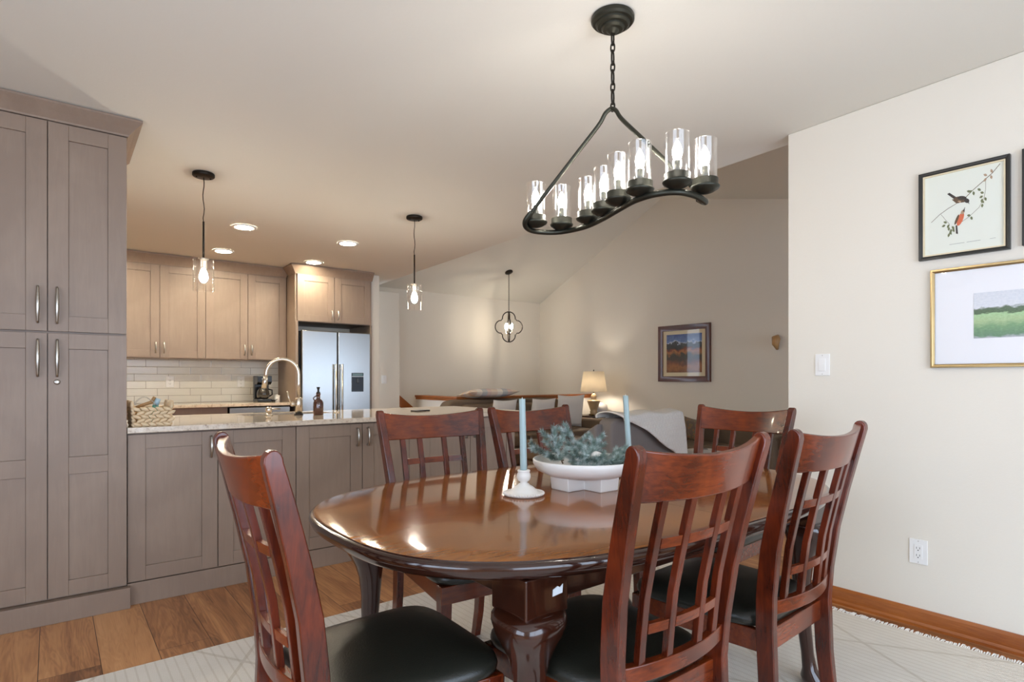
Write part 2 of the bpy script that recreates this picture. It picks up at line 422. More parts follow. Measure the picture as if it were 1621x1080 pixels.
# openings (sliding door and windows behind and beside the camera light the room)
def holed(name, axis, a, b, u0, u1, z1, holes):
    """wall slab with rectangular openings; axis 'y' = slab spans x, axis 'x' = slab spans y"""
    mb = MB()
    def bx(p, q, r, s_):
        if q-p < 1e-4 or s_-r < 1e-4: return
        mb.box(p, q, a, b, r, s_) if axis == 'y' else mb.box(a, b, p, q, r, s_)
    cur = u0
    for (p, q, r, s_) in sorted(holes):
        bx(cur, p, 0, z1); bx(p, q, 0, r); bx(p, q, s_, z1); cur = q
    bx(cur, u1, 0, z1)
    return struct(name, mb, M['wall'])
DOOR = (-.7, 2.3, .02, 2.1); WL = (-.9, 1.5, .35, 2.1); WV = (3.9, 6.3, .55, 1.9)
holed('wall_back', 'y', YB-.1, YB, X0-.1, XL+.1, 2.63, [DOOR, WV])
holed('wall_left', 'x', X0-.1, X0, YB, YW+.1, 2.63, [WL])
def frame_open(name, axis, a, b, hole, mull):
    p, q, r, s_ = hole; mb = MB(); w = .06
    def bx(p, q, r, s_): mb.box(p, q, a, b, r, s_) if axis == 'y' else mb.box(a, b, p, q, r, s_)
    bx(p, p+w, r, s_); bx(q-w, q, r, s_); bx(p+w, q-w, r, r+w); bx(p+w, q-w, s_-w, s_)
    for m in mull: bx(m-w/2, m+w/2, r+w, s_-w)
    return struct(name, mb, M['white'])
frame_open('door_1', 'y', YB-.08, YB-.02, DOOR, [.8])
frame_open('window_1', 'x', X0-.08, X0-.02, WL, [.3])
frame_open('window_2', 'y', YB-.08, YB-.02, WV, [5.1])
def portal(loc, rot, sx, sy):
    d = bpy.data.lights.new('daylight_portal', 'AREA'); d.shape = 'RECTANGLE'; d.size = sx; d.size_y = sy; d.cycles.is_portal = True
    o = bpy.data.objects.new('daylight_portal', d); C.objects.link(o); o.location = loc; o.rotation_euler = rot
portal((.8, YB-.05, 1.06), (PI/2, 0, 0), 3.0, 2.1)
portal((X0-.05, .3, 1.22), (PI/2, 0, -PI/2), 2.4, 1.75)
portal((5.1, YB-.05, 1.22), (PI/2, 0, 0), 2.4, 1.35)

struct('trim_backsplash', MB().box(-.3, 2.06, YW-.008, YW, .914, 1.375), M['tile'])
def baseboard(name, prof, axis, a, b): return struct(name, MB().prism(prof, axis, a, b), M['trimw'])
bbp = [(XR, 0), (XR-.022, 0), (XR-.022, .012), (XR-.014, .022), (XR-.014, .07), (XR-.006, .083), (XR, .083)]
baseboard('baseboard_right', bbp, 'y', YB, 1.60)
baseboard('baseboard_living', [(p[0]-XR+XL, p[1]) for p in bbp], 'y', YB, 6.5)
# stair half wall with oak cap
struct('wall_half', MB().box(4.25, 4.37, 6.56, YS-.2, 0, .87).box(4.37, XL, 6.56, 6.68, 0, .87), M['wall'])
cap = MB().box(4.22, 4.40, 6.53, YS-.2, .898, .93).box(4.40, XL, 6.53, 6.71, .898, .93).box(4.235, 4.385, 6.545, YS-.2, .868, .898).box(4.385, XL, 6.545, 6.695, .868, .898)
struct('trim_1', cap, M['trimw'], bevel=.005)
struct('trim_2', MB().prism([(3.99, 1.0), (4.06, .93), (4.9, .25), (4.9, .1), (4.03, .79), (3.99, .86)], 'y', YS-.022, YS), M['trimw'])

# ------------------------------------------------------------------ cabinets
def bar_handle(z0, z1, x, y, r=.0075, d=.03):
    mb = MB(); n = 14; pts = []; rs = []
    for i in range(n+1):
        t = i/n; z = z0+(z1-z0)*t; k = math.sin(PI*t)
        pts.append((x, y-d*.55-d*.5*k, z)); rs.append(r*(.62+.5*k))
    mb.tube(pts, rs, 10)
    for z in (z0+.006, z1-.006): mb.tube([(x, y, z), (x, y-d*.62, z)], r*.75, 8)
    return mb
def door_mb(x0, x1, z0, z1, y, stile=.078, mids=()):
    """shaker door: front face at y (facing -y), recessed flat panels"""
    mb = MB(); t = .02; rec = .008
    mb.box(x0, x0+stile, y, y+t, z0, z1); mb.box(x1-stile, x1, y, y+t, z0, z1)
    edges = [z0, z0+stile*.95]+[e for m in mids for e in m]+[z1-stile*.95, z1]
    for i in range(0, len(edges), 2): mb.box(x0+stile, x1-stile, y, y+t, edges[i], edges[i+1])
    for i in range(1, len(edges)-1, 2): mb.box(x0+stile, x1-stile, y+rec, y+t-.002, edges[i], edges[i+1])
    return mb
CABG = 'shaker cabinets in stained maple'
def cabinet(name, label, x0, x1, yf, yb, z0, z1, doors, base=None, group=CABG, crown=None, cat='cabinet', extra=None):
    r = thing(name, label, cat, ((x0+x1)/2, yf, 0 if z0 < .3 else z0), 0, group)
    ox, oy, oz = r.location
    def P(nm, mb, mat, par, **k):
        mb.v = [(v[0]-ox, v[1]-oy, v[2]-oz) for v in mb.v]; return put(nm, mb, mat, par, **k)
    P('carcass', MB().box(x0+.001, x1-.001, yf+.021, yb, z0, z1), M['cab'], r)
    for (a, b, c, d, hs, hz, kw) in doors:
        dd = P('door', door_mb(a+.0018, b-.0018, c+.0018, d-.0018, yf, **kw), M['cab'], r, bevel=.0012, seg=1)
        hx = b-.036 if hs == 'r' else a+.036
        h = P('handle', bar_handle(hz[0], hz[1], hx, yf), M['steel'], dd, smooth=True, label='brushed nickel bar handle')
    if base: P('base_board', base, M['cab'], r, bevel=.002)
    if crown: P('crown_moulding', crown, M['cab'], r)
    if extra: extra(P, r, dd)
    return r

def crown_mb(x0, x1, yf, yb, zt, zb, ret_l=False, ret_r=True, d=.062):
    """crown: sloped band in front, with returns along the sides; zt may differ front/back"""
    mb = MB(); prof = [(0, 0), (.005, 0), (.009, .010), (.034, .046), (.056, .074), (.062, .082), (.062, .095), (0, .095)]
    prof = [(p[0]*d/.062, p[1]*(zt-zb)/.095) for p in prof]
    rings = []
    def ring(cx, cy, dx, dy): return [(cx+dx*p, cy+dy*p, zb+q*(zc(cy)-.003-zb-(.0235*.06 if cy > yf else 0))/(zt-zb)) for p, q in prof]
    if ret_l: rings.append(ring(x0, yb, -1, 0))
    rings.append(ring(x0, yf, -1 if ret_l else 0, -1))
    rings.append(ring(x1, yf, 1 if ret_r else 0, -1))
    if ret_r: rings.append(ring(x1, yb, 1, 0))
    mb.loft(rings); return mb

# tall pantry on the left: two units side by side (one mostly outside the frame)
YT = 3.54
def pantry(x0, xm, x1, label, lock, ret):
    kw = dict(stile=.078); kl = dict(stile=.078, mids=((.700, .783),))
    zt = zc(YT-.06)-.004
    doors = [(x0, xm, 1.388, 2.39, 'r', (1.425, 1.60), kw), (xm, x1, 1.388, 2.39, 'l', (1.425, 1.60), kw),
             (x0, xm, .112, 1.382, 'r', (1.172, 1.35), kl), (xm, x1, .112, 1.382, 'l', (1.172, 1.35), kl)]
    def extra(P, r, dd):
        if lock: P('lock', MB().lathe([(.009, 0), (.0125, .001), (.012, .004), (.004, .006)], 20, (0, 0, 0)), M['steel'], dd, smooth=True)
    def extra2(P, r, dd):
        if not lock: return
        mb = MB(); n = 20
        for rr, yy in (): pass
        prof = [(.0125, 0), (.0125, .004), (.008, .006), (.003, .0065)]
        rings = [[(xm+.036+a*math.cos(2*PI*i/n), YT-b, 1.147+a*math.sin(2*PI*i/n)) for i in range(n)] for a, b in prof]
        P('lock', mb.loft(rings), M['steel'], dd, smooth=True, label='small round chrome keyhole')
    base = MB().box(x0, x1+(.012 if lock else 0), YT-.028, YT+.015, 0, .105)
    return cabinet('pantry_cabinet', label, x0, x1, YT, 4.14, .105, 2.405, doors, base, crown=crown_mb(x0, x1, YT, 4.14, zt-.012, 2.392, False, lock), extra=extra2)
pantry(-.333, -.015, .302, 'tall stained pantry cabinet with keyhole below its lower handle, beside the island', True, True)
pantry(-.968, -.65, -.335, 'tall stained pantry cabinet at the far left edge of the frame', False, False)

# island: three two-door units under one worktop
YI = 3.56
xs = [.304, .727, 1.155, 1.578, 2.0, 2.42, 2.84]
lab = ['island cabinet beside the tall pantry, behind the nearest left chair', 'island cabinet in the middle, facing the table end', 'island cabinet at the right end, behind the far chairs']
hz = (.73, .85)
for k in range(3):
    a, m, b = xs[2*k], xs[2*k+1], xs[2*k+2]
    cabinet('island_cabinet', lab[k], a, b, YI, 4.15, .112, .882, [(a, m, .115, .876, 'r', hz, dict(stile=.078)), (m, b, .115, .876, 'l', hz, dict(stile=.078))],
            MB().box(a, b, YI-.004, YI+.02, 0, .112))
ctop = MB()
sx0, sx1, sy0, sy1 = 1.03, 1.62, 4.17, 4.47
cx0, cx1, cy0, cy1 = .302, 2.92, 3.525, 4.56
ctop.box(cx0, cx1, cy0, sy0, .884, .914).box(cx0, cx1, sy1, cy1, .884, .914).box(cx0, sx0, sy0, sy1, .884, .914).box(sx1, cx1, sy0, sy1, .884, .914)
tag(put('island_worktop', ctop, M['granite'], bevel=.003), 'cream speckled stone worktop over the island', 'countertop')
# kitchen side of the island
ip = thing('island_cladding', 'stained panels closing the kitchen side and right end of the island', 'cladding', (2.84, 4.50, 0))
put('rear_panel', MB().box(-2.53, 0, 0, .02, 0, .882), M['cab'], ip)
put('end_panel', MB().box(-.02, 0, -.345, -.001, 0, .882), M['cab'], ip)
sk = thing('sink', 'stainless undermount sink set into the island worktop', 'sink', ((sx0+sx1)/2, (sy0+sy1)/2, .70))
w = sx1-sx0; h = sy1-sy0
mb = MB().box(-w/2, w/2, -h/2, h/2, 0, .008).box(-w/2-.008, -w/2, -h/2-.008, h/2+.008, 0, .182).box(w/2, w/2+.008, -h/2-.008, h/2+.008, 0, .182).box(-w/2, w/2, -h/2-.008, -h/2, 0, .182).box(-w/2, w/2, h/2, h/2+.008, 0, .182)
put('basin', mb, M['stainless'], sk)
put('drain', MB().lathe([(.04, .008), (.04, .011), (.03, .010)], 24), M['steel'], sk)

# back run
YU = 6.67
ux = [.02, .43, .838, 1.247, 1.655, 2.061]
def upper(x0, xm, x1, label):
    zt = zc(YU-.05)-.006; ztd = zt-.10
    doors = [(x0, xm, 1.375, ztd, 'r', (1.42, 1.53), dict(stile=.075))] if xm is not None else []
    doors += [(xm if xm is not None else x0, x1, 1.375, ztd, 'l', (1.42, 1.53), dict(stile=.075))]
    return cabinet('wall_cabinet', label, x0, x1, YU, YW-.009, 1.372, ztd+.01, doors, crown=crown_mb(x0, x1, YU, YW-.01, zt, ztd, False, False, .055))
upper(.43, .838, 1.247, 'stained wall cabinet over the tile backsplash, left of the pair')
upper(1.247, 1.655, 2.061-.002, 'stained wall cabinet over the coffee maker, beside the fridge surround')
upper(-.39, .02, .43-.002, 'stained wall cabinet half hidden behind the pantry')
cabinet('base_cabinet', 'back wall base cabinet behind the basket', .304, 1.40, 6.40, 6.98, .1, .882, [(.304, .85, .115, .70, 'r', (.55, .66), dict(stile=.07)), (.85, 1.40, .115, .70, 'l', (.55, .66), dict(stile=.07))], MB().box(.304, 1.40, 6.46, 6.5, 0, .1))
dw = thing('dishwasher', 'stainless dishwasher under the back counter below the coffee maker', 'dishwasher', (1.71, 6.40, 0))
put('housing', MB().box(-.298, .298, .02, .56, .0, .87), M['black'], dw)
put('door', MB().box(-.298, .298, -.01, .02, .1, .76), M['stainless'], dw, bevel=.004)
put('control_strip', MB().box(-.298, .298, -.01, .02, .765, .87), M['stainless'], dw, bevel=.003)
put('handle', MB().tube([(-.25, -.05, .80), (.25, -.05, .80)], .009, 10).box(-.24, -.225, -.05, -.01, .793, .807).box(.225, .24, -.05, -.01, .793, .807), M['steel'], dw)
tag(put('back_worktop', MB().box(-.3, 2.055, 6.36, YW-.009, .884, .914), M['granite'], bevel=.003), 'cream stone worktop along the tiled back wall', 'countertop')
# fridge surround
YF = 6.38
fx0, fxm, fx1 = 2.064, 2.498, 2.93
ztf = zc(YF-.06)-.006
def fr_extra(P, r, dd):
    P('side_panel', MB().box(fx0, fx0+.03, YF, YW-.009, 0, 1.79), M['cab'], r, bevel=.001)
    P('side_panel', MB().box(fx1, fx1+.02, YF+.01, YW-.009, 0, 1.79), M['cab'], r, bevel=.001)
cabinet('fridge_cabinet', 'stained two-door cabinet and tall side panels around the fridge', fx0, fx1+.02, YF, YW-.009, 1.79, ztf-.085,
        [(fx0+.02, fxm, 1.795, ztf-.09, 'r', (1.83, 1.93), dict(stile=.075)), (fxm, fx1, 1.795, ztf-.09, 'l', (1.83, 1.93), dict(stile=.075))], None,
        crown=crown_mb(fx0, fx1+.02, YF, YU-.06, ztf, ztf-.095, True, False, .06), extra=fr_extra)
fr = thing('refrigerator', 'stainless side-by-side refrigerator under the stained cabinet', 'refrigerator', (2.515, 6.34, 0))
put('body', MB().box(-.405, .395, .06, .62, .02, 1.69), M['black'], fr, bevel=.004)
for (a, b, hx) in ((-.398, -.003, -.035), (.003, .393, .035)):
    d = put('door', MB().box(a, b, -.01, .055, .06, 1.695), M['stainless'], fr, bevel=.012, seg=3)
    put('handle', MB().tube([(hx, -.055, .45), (hx, -.055, 1.33)], .011, 12).tube([(hx, -.055, .50), (hx, -.01, .50)], .007, 8).tube([(hx, -.055, 1.28), (hx, -.01, 1.28)], .007, 8), M['steel'], d, smooth=True)
dp = put('water_dispenser', MB().box(.16, .305, -.014, -.008, 1.02, 1.235), M['black'], fr, bevel=.004, label='black water and ice dispenser')
put('display', MB().box(.17, .295, -.0155, -.0135, 1.20, 1.228), plain('dispenser_glass', (84, 112, 116), .2), dp)
put('recess', MB().box(.172, .293, -.0152, -.0138, 1.035, 1.188), plain('dispenser_well', (30, 38, 52), .35), dp)
put('trim_strip', MB().box(.16, .305, -.0165, -.0135, 1.191, 1.196), M['steel'], dp)
put('lever', MB().box(.215, .25, -.022, -.0138, 1.12, 1.17), M['black'], dp, bevel=.003)

# outlets and switches
def plate(name, label, cat, loc, rotz, kind):
    r = thing(name, label, cat, loc, rotz)
    put('cover_plate', MB().box(-.037, .037, -.006, 0, -.0575, .0575), M['white'], r, bevel=.002)
    if kind == 'switch':
        put('rocker', MB().prism([(-.006, -.033), (-.0085, -.033), (-.011, 0), (-.008, .033), (-.006, .033)], 'x', -.017, .017), M['white'], r, bevel=.001)
    else:
        f = put('socket', MB().box(-.017, .017, -.008, -.006, -.034, .034), M['white'], r, bevel=.001)
        s = MB()
        for zz in (-.019, .015):
            s.box(-.0075, -.0055, -.0084, -.0079, zz-.002, zz+.007).box(.0055, .0075, -.0084, -.0079, zz-.002, zz+.007).box(-.0025, .0025, -.0084, -.0079, zz-.010, zz-.006)
        put('slots', s, M['slot'], f)
    sc_ = MB()
    for zz in (-.049, .049): sc_.box(-.002, .002, -.0066, -.0059, zz-.002, zz+.002)
    put('screw', sc_, M['steel'], r)
    return r
plate('light_switch', 'white rocker light switch on the right wall near its edge', 'light switch', (XR, 1.403, 1.237), -PI/2, 'switch')
plate('wall_outlet', 'white double outlet low on the right wall above the baseboard', 'outlet', (XR, .968, .349), -PI/2, 'outlet')
plate('wall_outlet', 'white outlet on the kitchen tile backsplash', 'outlet', (.97, YW-.008, 1.135), 0, 'outlet')
plate('wall_outlet', 'white outlet on the tile beside the coffee maker', 'outlet', (1.66, YW-.008, 1.135), 0, 'outlet')
plate('light_switch', 'white switch on the narrow wall beyond the fridge', 'light switch', (3.62, 7.45, 1.16), 0, 'switch')

# ------------------------------------------------------------------ faucet etc. on the island
fa = thing('kitchen_faucet', 'brushed nickel gooseneck faucet on the island beside the sink', 'faucet', (1.345, 4.09, .914))
put('base_ring', MB().lathe([(.03, 0), (.03, .008), (.026, .010)], 24), M['black'], fa, smooth=True, label='dark ring at the faucet foot')
put('body', MB().lathe([(.024, .009), (.024, .115), (.019, .12)], 24), M['nickel_warm'], fa, smooth=True)
dirx, diry = -.97, .22
pts = [(0, 0, .115), (0, 0, .22), (0, 0, .28)]
R_ = .105
for i in range(1, 13):
    a = PI*i/12*1.0
    pts.append((dirx*(R_-R_*math.cos(a)), diry*(R_-R_*math.cos(a)), .28+R_*math.sin(a)))
pts.append((dirx*.214, diry*.214, .255))
put('neck', MB().tube(pts, .0125, 14), M['nickel_warm'], fa, smooth=True)
put('spray_head', MB().tube([(dirx*.213, diry*.213, .265), (dirx*.216, diry*.216, .235), (dirx*.222, diry*.222, .185)], [.014, .0175, .019], 14), M['nickel_warm'], fa, smooth=True)
hd = put('lever_handle', MB().tube([(-.02, 0, .075), (-.055, .004, .075)], [.017, .015], 14).tube([(-.05, .003, .078), (-.066, .006, .12), (-.075, .008, .165)], [.008, .006, .0055], 10), M['nickel_warm'], fa, smooth=True)
so = thing('soap_dispenser', 'low nickel soap dispenser left of the faucet', 'soap dispenser', (1.155, 4.12, .914))
put('collar', MB().lathe([(.026, 0), (.026, .006), (.016, .010), (.014, .022)], 20), M['nickel_warm'], so, smooth=True)
put('pump_head', MB().lathe([(.016, .022), (.021, .028), (.021, .052), (.015, .058)], 20).tube([(0, 0, .048), (.075, 0, .044)], [.007, .005], 8), M['nickel_warm'], so, smooth=True)
tag(put('sink_button', MB().lathe([(.022, 0), (.022, .004), (.014, .006)], 20), M['nickel_warm'], smooth=True, loc=(1.66, 4.2, .914)), 'small round nickel button on the island right of the bottle', 'button')
bo = thing('oil_bottle', 'small amber glass bottle with loop handle on the island', 'bottle', (1.45, 4.0, .914))
put('bottle_body', MB().lathe([(.030, 0), (.034, .004), (.034, .082), (.028, .098), (.0135, .112), (.0125, .138), (.016, .14), (.016, .150)], 28), M['amber'], bo, smooth=True)
pts = [(-.012-.022*math.sin(PI*i/10), 0, .134-.040*i/10) for i in range(11)]
put('loop_handle', MB().tube(pts, .004, 8), M['amber'], bo, smooth=True)
put('pourer', MB().lathe([(.0125, .15), (.0125, .158), (.006, .162), (.0075, .178), (.012, .190), (.012, .193)], 16), M['black'], bo, smooth=True)
tb = thing('phone', 'thin dark phone-sized slab lying on the right end of the island', 'phone', (2.24, 3.98, .914), .35)
put('case', MB().box(-.075, .075, -.036, .036, 0, .008), M['black'], tb, bevel=.003)
put('screen', MB().box(-.07, .07, -.032, .032, .008, .009), plain('phone_glass', (70, 84, 104), .1), tb)
# basket
bk = thing('seagrass_basket', 'woven seagrass basket on the island end against the pantry', 'basket', (.414, 3.66, .914))
def wickerwall():
    mb = MB(); n = 9
    wx, wy = .083, .105
    rows = 5
    for r_ in range(rows):
        z = .012+r_*.0195
        per = []
        def side(p, q, m):
            for i in range(m):
                t = (i+.5+(.5 if r_ % 2 else 0))/m
                if t > 1: t -= 1
                per.append((p[0]+(q[0]-p[0])*t, p[1]+(q[1]-p[1])*t, math.atan2(q[1]-p[1], q[0]-p[0])))
        g = 1+.05*r_/rows
        side((-wx*g, -wy), (wx*g, -wy), 5); side((wx*g, -wy), (wx*g, wy), 6); side((wx*g, wy), (-wx*g, wy), 5); side((-wx*g, wy), (-wx*g, -wy), 6)
        for (x, y, a) in per:
            L = .020; dx, dy = math.cos(a)*L, math.sin(a)*L; s = 1 if r_ % 2 else -1
            mb.tube([(x-dx, y-dy, z-.010*s), (x-dx*.45, y-dy*.45, z-.003*s), (x+dx*.45, y+dy*.45, z+.003*s), (x+dx, y+dy, z+.010*s)], [.002, .0095, .0095, .002], 7)
    return mb
mb = wickerwall()
put('woven_sides', mb, M['wicker'], bk, smooth=True)
put('bottom', MB().box(-.08, .08, -.10, .10, 0, .006), M['wicker'], bk)
for sx in (-1, 1):
    ends = MB()
    for i in range(8):
        y = -.105+.03*i; zt = .100+.03*(1-abs(math.cos(PI*i/7))*.0)-.0
        ends.tube([(sx*.087, y, .095), (sx*.089, y+.008, .115), (sx*.090, y, .132-.006*(i in (3, 4)))], [.008, .009, .005], 7)
    put('raised_end', ends, M['wicker'], bk, smooth=True)
hp = MB()
for q in (-.03, .02):
    hp.tube([(-.055+.11*i/12, q+.0, .085+.05*math.sin(PI*i/12)) for i in range(13)], .0016, 6)
tag(put('wire_rack', hp, M['steel'], smooth=True, loc=(.392, 3.70, .93)), 'thin curved wire hoops sticking up inside the seagrass basket', 'wire rack')
tag(put('salad_server', MB().tube([(0, 0, 0), (.03, 0, .012), (.07, 0, .026), (.085, 0, .055)], [.008, .009, .010, .008], 8), M['oak'], smooth=True, loc=(.355, 3.69, 1.01)), 'brown wooden utensil lying inside the seagrass basket', 'utensil')
bt = thing('dish_brush', 'teal and pale blue bottle leaning in the seagrass basket', 'bottle', (.425, 3.69, .93))
m1 = plain('teal_plastic', (96, 160, 148), .4); m2 = plain('pale_blue_plastic', (176, 206, 220), .4)
put('bottle_body', MB().tube([(0, 0, 0), (.012, 0, .05), (.02, 0, .09)], [.016, .017, .015], 14), m1, bt, smooth=True)
put('cap', MB().tube([(.02, 0, .09), (.032, 0, .125)], [.014, .012], 14), m2, bt, smooth=True)
bt.name = 'squeeze_bottle'
# coffee maker
cm = thing('coffee_maker', 'black drip coffee maker on the back worktop', 'coffee maker', (1.815, 6.72, .914))
put('base', MB().box(-.075, .075, -.10, .09, 0, .035), M['black'], cm, bevel=.01, seg=3)
put('tower', MB().box(-.075, .075, .02, .09, .035, .285), M['black'], cm, bevel=.008)
put('brew_head', MB().prism([(-.10, .285), (.02, .285), (.02, .19), (-.06, .19), (-.10, .215)], 'x', -.075, .075), M['black'], cm, bevel=.006)
put('badge', MB().box(-.03, .03, -.1025, -.0995, .245, .257), M['steel'], cm)
cf = put('carafe', MB().lathe([(.045, .036), (.064, .05), (.066, .09), (.058, .125), (.045, .145), (.045, .15)], 28, (0, -.035, 0)), plain('carafe_glass', (44, 40, 36), .05, coat=1.), cm, smooth=True)
put('carafe_handle', MB().tube([(.05, -.05, .14), (.085, -.06, .13), (.088, -.06, .08), (.06, -.045, .06)], .008, 8), M['black'], cf, smooth=True)
put('carafe_lid', MB().lathe([(.047, .15), (.047, .16), (.02, .168)], 24, (0, -.035, 0)), M['black'], cf, smooth=True)
cn = thing('canister', 'small white canister right of the coffee maker', 'canister', (1.965, 6.70, .914))
put('jar', MB().lathe([(.026, 0), (.03, .004), (.03, .062)], 24), M['ceramic'], cn, smooth=True)
put('lid', MB().lathe([(.032, .062), (.032, .070), (.006, .074), (.008, .082)], 24), M['ceramic'], cn, smooth=True)
tag(put('coffee_scoop', MB().lathe([(.018, 0), (.022, .02), (.018, .022)], 16).tube([(.02, 0, .015), (.04, -.02, .03)], .004, 6), M['black'], smooth=True, loc=(1.915, 6.66, .914)), 'small black scoop between coffee maker and white canister', 'scoop')

# ------------------------------------------------------------------ recessed lights and pendants
def downlight(x, y, label, first=None):
    z = zc(y)
    if first is None:
        r = thing('recessed_light', label, 'ceiling light', (x, y, z), 0, 'recessed kitchen ceiling lights')
        r.rotation_euler.x = math.atan(-.0235)
        put('trim_ring', MB().lathe([(.095, -.001), (.095, -.007), (.072, -.010), (.070, -.002)], 36, cap=False), M['white'], r, smooth=True)
        put('lens', MB().lathe([(.071, -.003), (.071, -.0055)], 36), M['down'], r, label='glowing white lens')
        return r
    r = dup(first, (x, y, z), 0, label); return r
d0 = downlight(1.26, 5.2, 'lit recessed ceiling light right of the left pendant cord, largest of the four')
downlight(1.31, 6.18, 'lit recessed ceiling light just above the wall cabinets beside the left pendant', d0)
downlight(2.17, 5.22, 'lit recessed ceiling light furthest to the right', d0)
downlight(2.19, 6.18, 'lit recessed ceiling light just above the fridge cabinet crown', d0)

downlight(.30, 5.2, 'recessed kitchen ceiling light added behind the tall pantry, nearer one', d0)  # hidden pair added to brighten the wall cabinets; faint ceiling ring suggests the nearer
downlight(.30, 6.18, 'recessed kitchen ceiling light added unseen behind the tall pantry, by the back wall', d0)  # extra unseen light, added only for more brightness on the back run

def pendant(x, y, label):
    z = zc(y)
    r = thing('pendant_light', label, 'pendant light', (x, y, z), 0, 'pendants over the island')
    cp = put('canopy', MB().lathe([(.062, 0), (.064, -.004), (.064, -.018), (.058, -.024), (.012, -.026)], 36), M['bronze'], r, smooth=True)
    sc_ = MB()
    for sx in (-1, 1): sc_.lathe([(.005, -.026), (.005, -.032)], 10, (sx*.04, 0, 0))
    put('screw', sc_, M['bronze'], cp)
    zr = 2.15-z; zt = 1.915-z
    cord = [(.004*math.sin(i*1.1), .003*math.sin(i*.8), -.024+(zr+.024)*i/10) for i in range(11)]; cord[-1] = (0, 0, zr)
    put('cord', MB().tube(cord, .0028, 8), M['bronze'], r, smooth=True)
    put('stem', MB().tube([(0, 0, zr+.005), (0, 0, zt)], .0062, 10), M['bronze'], r, smooth=True)
    put('socket_cap', MB().lathe([(.008, zt+.012), (.03, zt+.008), (.03, zt-.002), (.021, zt-.006), (.021, zt-.055), (.012, zt-.06)], 24), M['nickel_warm'], r, smooth=True)
    put('glass_shade', MB().lathe([(.060, zt+.003), (.060, zt-.197), (.0575, zt-.197), (.0575, zt+.0005)], 40, cap=False), M['glass'], r, smooth=True)
    put('bulb', MB().lathe([(.010, zt-.055), (.014, zt-.07), (.024, zt-.095), (.026, zt-.115), (.018, zt-.135), (.006, zt-.146)], 18), M['bulbk'], r, smooth=True, label='glowing filament bulb')
    return r
p1 = pendant(.752, 4.09, 'lit glass cylinder pendant over the island, nearer the pantry')
dup(p1, (2.27, 4.13, zc(4.13)), 0, 'lit glass cylinder pendant over the island, at its right end')

# ------------------------------------------------------------------ chandelier
CX, CY = 1.654, 1.484
CZ = zc(CY)
ch = thing('linear_chandelier', 'dark iron chandelier with eight glass candle cups above the dining table', 'chandelier', (CX, CY, CZ))
def L(p): return (p[0]-CX, p[1]-CY, p[2]-CZ)
put('canopy', MB().lathe([(.078, 0), (.080, -.004), (.080, -.016), (.074, -.023), (.064, -.024), (.063, -.030), (.056, -.036), (.044, -.037), (.043, -.043), (.036, -.049), (.024, -.051), (.017, -.058), (.010, -.064)], 56), M['iron'], ch, smooth=True)
smooth_by_angle(bpy.data.objects['canopy.002'], .5)
APEX = Vector((1.649, 1.487, 2.175))
chain = MB(); z = CZ-.055; k = 0
def link(c, hl, wd, rot, r=.0028):
    pts = []
    for i in range(20):
        a = 2*PI*i/20; x = wd*math.cos(a); zz = hl*math.sin(a); zz += (.35*hl if math.sin(a) > 0 else -.35*hl)*.4
        pts.append((c[0]+x*math.cos(rot), c[1]+x*math.sin(rot), c[2]+zz))
    chain.tube(pts, r, 7, closed=True)
while z > APEX.z+.004:
    big = k % 2 == 0; hl = .024 if big else .015
    z -= hl*.95
    link((0, 0, z-CZ), hl, .0100 if big else .0075, .35+(k % 2)*PI/2, .0034 if big else .0030)
    z -= hl*.95; k += 1
put('chain', chain, M['bronze'], ch, smooth=True)
rod = [(1.80, 1.215, 1.80), (1.802, 1.19, 1.783), (1.775, 1.172, 1.778), (1.709, 1.165, 1.782), (1.639, 1.185, 1.785), (1.600, 1.245, 1.785), (1.600, 1.33, 1.785), (1.632, 1.425, 1.785), (1.685, 1.566, 1.785), (1.716, 1.70, 1.785), (1.69, 1.82, 1.785), (1.61, 1.868, 1.784), (1.55, 1.862, 1.788), (1.520, 1.838, 1.806), (1.528, 1.805, 1.84)]
def catmull(P, m=8):
    P = [Vector(p) for p in P]; out = []
    for i in range(len(P)-1):
        a = P[max(i-1, 0)]; b = P[i]; c = P[i+1]; d = P[min(i+2, len(P)-1)]
        for j in range(m):
            t = j/m
            out.append(.5*((2*b)+(-a+c)*t+(2*a-5*b+4*c-d)*t*t+(-a+3*b-3*c+d)*t**3))
    out.append(P[-1]); return out
lft = Vector(rod[-1]); armL = [lft.lerp(APEX, t) for t in (.12, .35, .6, .85)]+[APEX+Vector((-.010, .02, -.012)), APEX+Vector((0, 0, .002))]
rs = Vector((1.70, 1.19, 1.835))
armR = [APEX+Vector((0, 0, .002)), APEX+Vector((.004, -.02, -.012))]+[APEX.lerp(rs, t) for t in (.15, .4, .65, .9)]+[Vector((1.712, 1.175, 1.812)), Vector((1.75, 1.19, 1.80)), Vector((1.79, 1.20, 1.79)), Vector(rod[0])]
put('wavy_rod', MB().tube([L(p) for p in catmull(rod)], .0108, 12), M['iron'], ch, smooth=True)
put('hanger_arm', MB().tube([L(p) for p in catmull([lft-Vector((0, 0, .004))]+armL, 5)], .0080, 10), M['iron'], ch, smooth=True)
put('hanger_arm', MB().tube([L(p) for p in catmull(armR, 5)], .0080, 10), M['iron'], ch, smooth=True)
cups = [(1.578, 1.840), (1.690, 1.802), (1.707, 1.664), (1.673, 1.547), (1.615, 1.422), (1.588, 1.301), (1.623, 1.174), (1.740, 1.147)]
zb = 1.794
